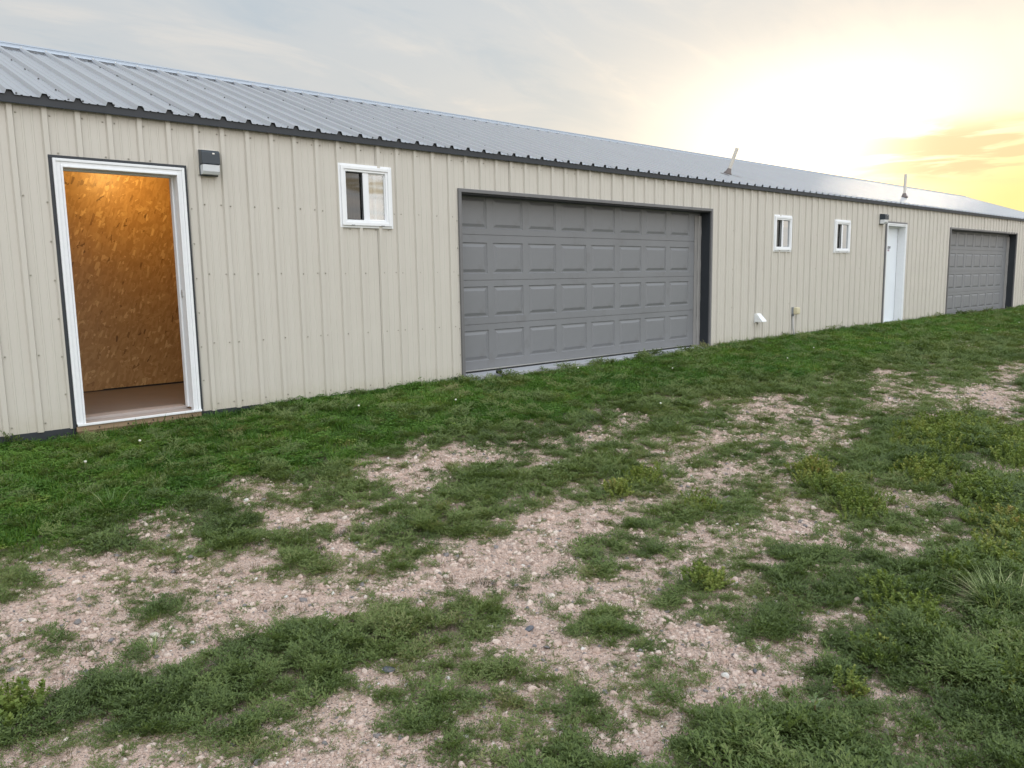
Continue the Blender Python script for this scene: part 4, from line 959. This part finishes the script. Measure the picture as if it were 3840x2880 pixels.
# scattered yellow-green sprigs in the right-hand mats
c, r = candidates(230, 3.5, .7, 4); x, y = c[:, 0], c[:, 1]; k = in_ell(x, y, YEL, 1.25)
v = density(x, y)
keep = (k > 0) & (r.random(len(c)) < .75) | ((x > .6) & (y < -4.3) & (x*.45-y*.0 > 1.2+0*x) & (v > .75) & (r.random(len(c)) < .10)) | ((v > .93) & (y < -5.55) & (x < 1.6) & (r.random(len(c)) < .3))
c = c[keep]; x, y = c[:, 0], c[:, 1]; k = k[keep]
s = (.75+.50*np.clip(k*2, 0, 1))*np.exp(r.normal(0, .15, len(c)))*np.minimum(c[:, 2], 1.35)
tint = np.clip(.42+(fbm(x, y, 2.0, 95)-.5)*.9+.18*(k > 0)+r.normal(0, .12, len(c)), 0, .95)
scatter('yellow_green_sprigs', bt, np.stack([x, y, ground_rough(x, y)+.012], -1), np.stack([r.normal(0, .2, len(c)), r.normal(0, .2, len(c)), r.uniform(0, 6.28, len(c))], -1), s, tint, r.integers(0, 4, len(c))); print('sprigs', len(c))

# weeds that stand out one by one
BL = ['broad bright green weed mound at the right, farthest of the big mounds', 'bright green weed mound at the right edge, level with the far mound', 'yellow green bushy weed below the broad green mound', 'yellow green weed at the left end of the slanting row before the mounds', 'leafy green weed in the middle of the slanting row before the mounds', 'dark green leafy weed at the lower right end of the slanting row',
      'wide yellow green weed bush at the right edge, upper part of the thicket', 'yellow green weed bush at the right edge, lower part of the thicket', 'olive yellow weed at the right edge above the long grass tuft', 'upright yellow green weed left above the long grass tuft', 'yellow green sprig standing highest of the lower right cluster', 'leafy yellow green weed in the middle of the lower right cluster',
      'yellow orange tinged weed at the foot of the lower right cluster', 'orange leaved weed sprig at the left of the lower right cluster', 'yellowing weed at the right edge below the long grass tuft', 'light green weed at the right edge near the bottom corner', 'light yellow green sprig in dark weeds near the bottom right', 'round yellow green weed clump left of the bare gravel before the garage door',
      'small bright green weed left of the round yellow green clump', 'yellow green weed clump at the left edge near the bottom', 'thin green weed before the bare gravel in the middle distance', 'yellow flecked weed at the top of the mat right of centre']
for i, (e, lab) in enumerate(zip(YEL, BL)):
    la_, lb_ = math.hypot(e[2], e[3]), math.hypot(e[4], e[5]); R = min(.20, max(.045, .75*math.sqrt(la_*lb_)))
    H = .075 if R > .1 else .06
    b_ = empty('weed', (e[0], e[1], float(ground_rough(e[0], e[1]))-.004)); tag(b_, lab, 'weed', 'yellow green weeds in the yard')
    l, stems = bush_leaves(400+i, int(26+900*R*R*1.6), R, H, big=1.0 if R < .12 else 1.25)
    o = bpy.data.objects.new('foliage', l.mesh('foliage', M_bushleaf1)); COL.objects.link(o); o.parent = b_
    sm = MB()
    for s_ in stems: sm.tube([tuple(q) for q in s_], [.0014, .0011, .0007], 3, False)
    sm.build('stems', M_stem, b_)
TL = ['olive feathery grass tuft standing alone in the gravel left of centre', 'long arching pale grass tuft with dry straw blades at the right edge', 'bright green long bladed grass tuft at the lower lawn edge below the doorway', 'pale straw coloured grass tuft at the lawn edge, left of the long green tuft', 'straw coloured tuft at the lawn edge below the doorway', 'dry straw tuft at the lawn edge right of the doorway',
      'small olive grass tuft at the upper edge of the long weed bank', 'straw tinged grass tuft in the lawn at the left edge']
TP = [(90, .055, .05, .10, .0032, .3), (260, .12, .12, .27, .0040, .6), (70, .09, .10, .20, .0045, .25), (120, .11, .06, .12, .0034, .8), (90, .10, .05, .09, .003, .8), (80, .10, .05, .09, .003, .75), (60, .05, .05, .10, .003, .4), (70, .09, .06, .10, .003, .7)]
for i, (e, lab, (n, R, a0, a1, w_, val)) in enumerate(zip(TUF, TL, TP)):
    random.seed(500+i); l = Leaves(); dryl = Leaves()
    for j in range(n):
        a = U(0, 6.28); rr = R*math.sqrt(U(0, 1))*.7; t_ = dryl if U(0, 1) < (.35 if val > .5 else .12) else l
        val_ = (.95 if t_ is dryl else min(1, val*.9))*U(.75, 1.05)
        t_.blade((rr*math.cos(a), rr*math.sin(a), -.004), a+U(-.9, .9), U(a0, a1), w_*U(.7, 1.2), U(.3, 1.25 if i == 1 else .9), U(.3, 1.3), val_, 4)
    b_ = empty('grass_tuft', (e[0], e[1], float(ground_rough(e[0], e[1])))); tag(b_, lab, 'grass tuft', 'longer grass tufts in the yard')
    for nm, t_ in (('green_blades', l), ('dry_blades', dryl)):
        o = bpy.data.objects.new(nm, t_.mesh(nm, M_tuft)); COL.objects.link(o); o.parent = b_
# blackened dead tufts and bits of dry straw
ds_ = [grass_tuft('dead_tuft_%d' % i, 40, .04, .02, .05, .0026, 170+i, M_dry) for i in range(2)]
r = np.random.default_rng(8); dx = [];
for cx_, cy_, q in ((1.17, -4.11, 4), (.92, -3.10, 6), (.72, -3.18, 6), (-.05, -3.0, 6)): dx += [(cx_+r.normal(0, .035), cy_+r.normal(0, .035)) for _ in range(q)]
for _ in range(700): dx.append((r.uniform(-1.5, 9), r.uniform(-6.3, -1.8)))
dx = np.array(dx); n = len(dx)
scatter('dead_tufts', ds_, np.stack([dx[:, 0], dx[:, 1], ground_rough(dx[:, 0], dx[:, 1])], -1), np.stack([0*dx[:, 0], 0*dx[:, 0], r.uniform(0, 6.28, n)], -1), r.uniform(.5, .9, n), np.concatenate([np.full(22, .0), r.uniform(.3, 1, n-22)]), r.integers(0, 2, n))
# white clover heads in the lawn
M_flower = simple('white_clover', (.72, .72, .62), .7, var=.08)
FLL = ['in the lawn just below the open doorway', 'left of the doorway sill, in the darker lawn', 'in the lawn before the left end of the nearer garage door', 'before the right end of the nearer garage door', 'in the lawn below the two small windows', 'in the lawn before the closed white door', 'in the lawn below the dryer vent', 'beside the concrete slab of the nearer garage door', 'in the lawn below the single window nearer the doorway', 'in the lawn between the white door and the far garage door',
       'on the gravel side of the lawn before the far garage door', 'close to the wall beyond the far garage door', 'in the lawn at the right edge of the picture', 'at the ragged lawn edge before the nearer garage door']
for i, (x, y) in enumerate(FL):
    f = empty('clover_flower', (x, y, float(ground_rough(x, y)))); tag(f, 'small white clover flower '+FLL[i], 'flower', 'white clover flowers in the lawn')
    MB().tube([(0, 0, 0), (.004, -.003, .07)], .0012, 5).build('stem', M_stem, f)
    v_, f_ = ico(1); MB().add([(p.x*.010+.004, p.y*.010-.003, .072+p.z*.009) for p in v_], f_).build('flower_head', M_flower, f)
# one leafy thistle-like plant low on the right
th = empty('broadleaf_weed', (1.16, -5.80, float(ground_rough(1.16, -5.80)))); tag(th, 'pale broad leaved rosette rising from dark weeds near the bottom right', 'weed')
M_pale = leaf_mat('pale_leaves', [(0, (.16, .22, .10)), (1, (.30, .36, .20))], False)
random.seed(77); l = Leaves()
for k in range(9):
    a = k*2.4; l.leaf((.004*math.cos(a), .004*math.sin(a), .03+.004*k), (math.cos(a), math.sin(a), .35+.06*k), U(.028, .042), U(.012, .017), U(0, 1))
o = bpy.data.objects.new('leaf_rosette', l.mesh('leaf_rosette', M_pale)); COL.objects.link(o); o.parent = th
MB().tube([(0, 0, 0), (0, 0, .06)], .0025, 6).build('stem', M_stem, th)
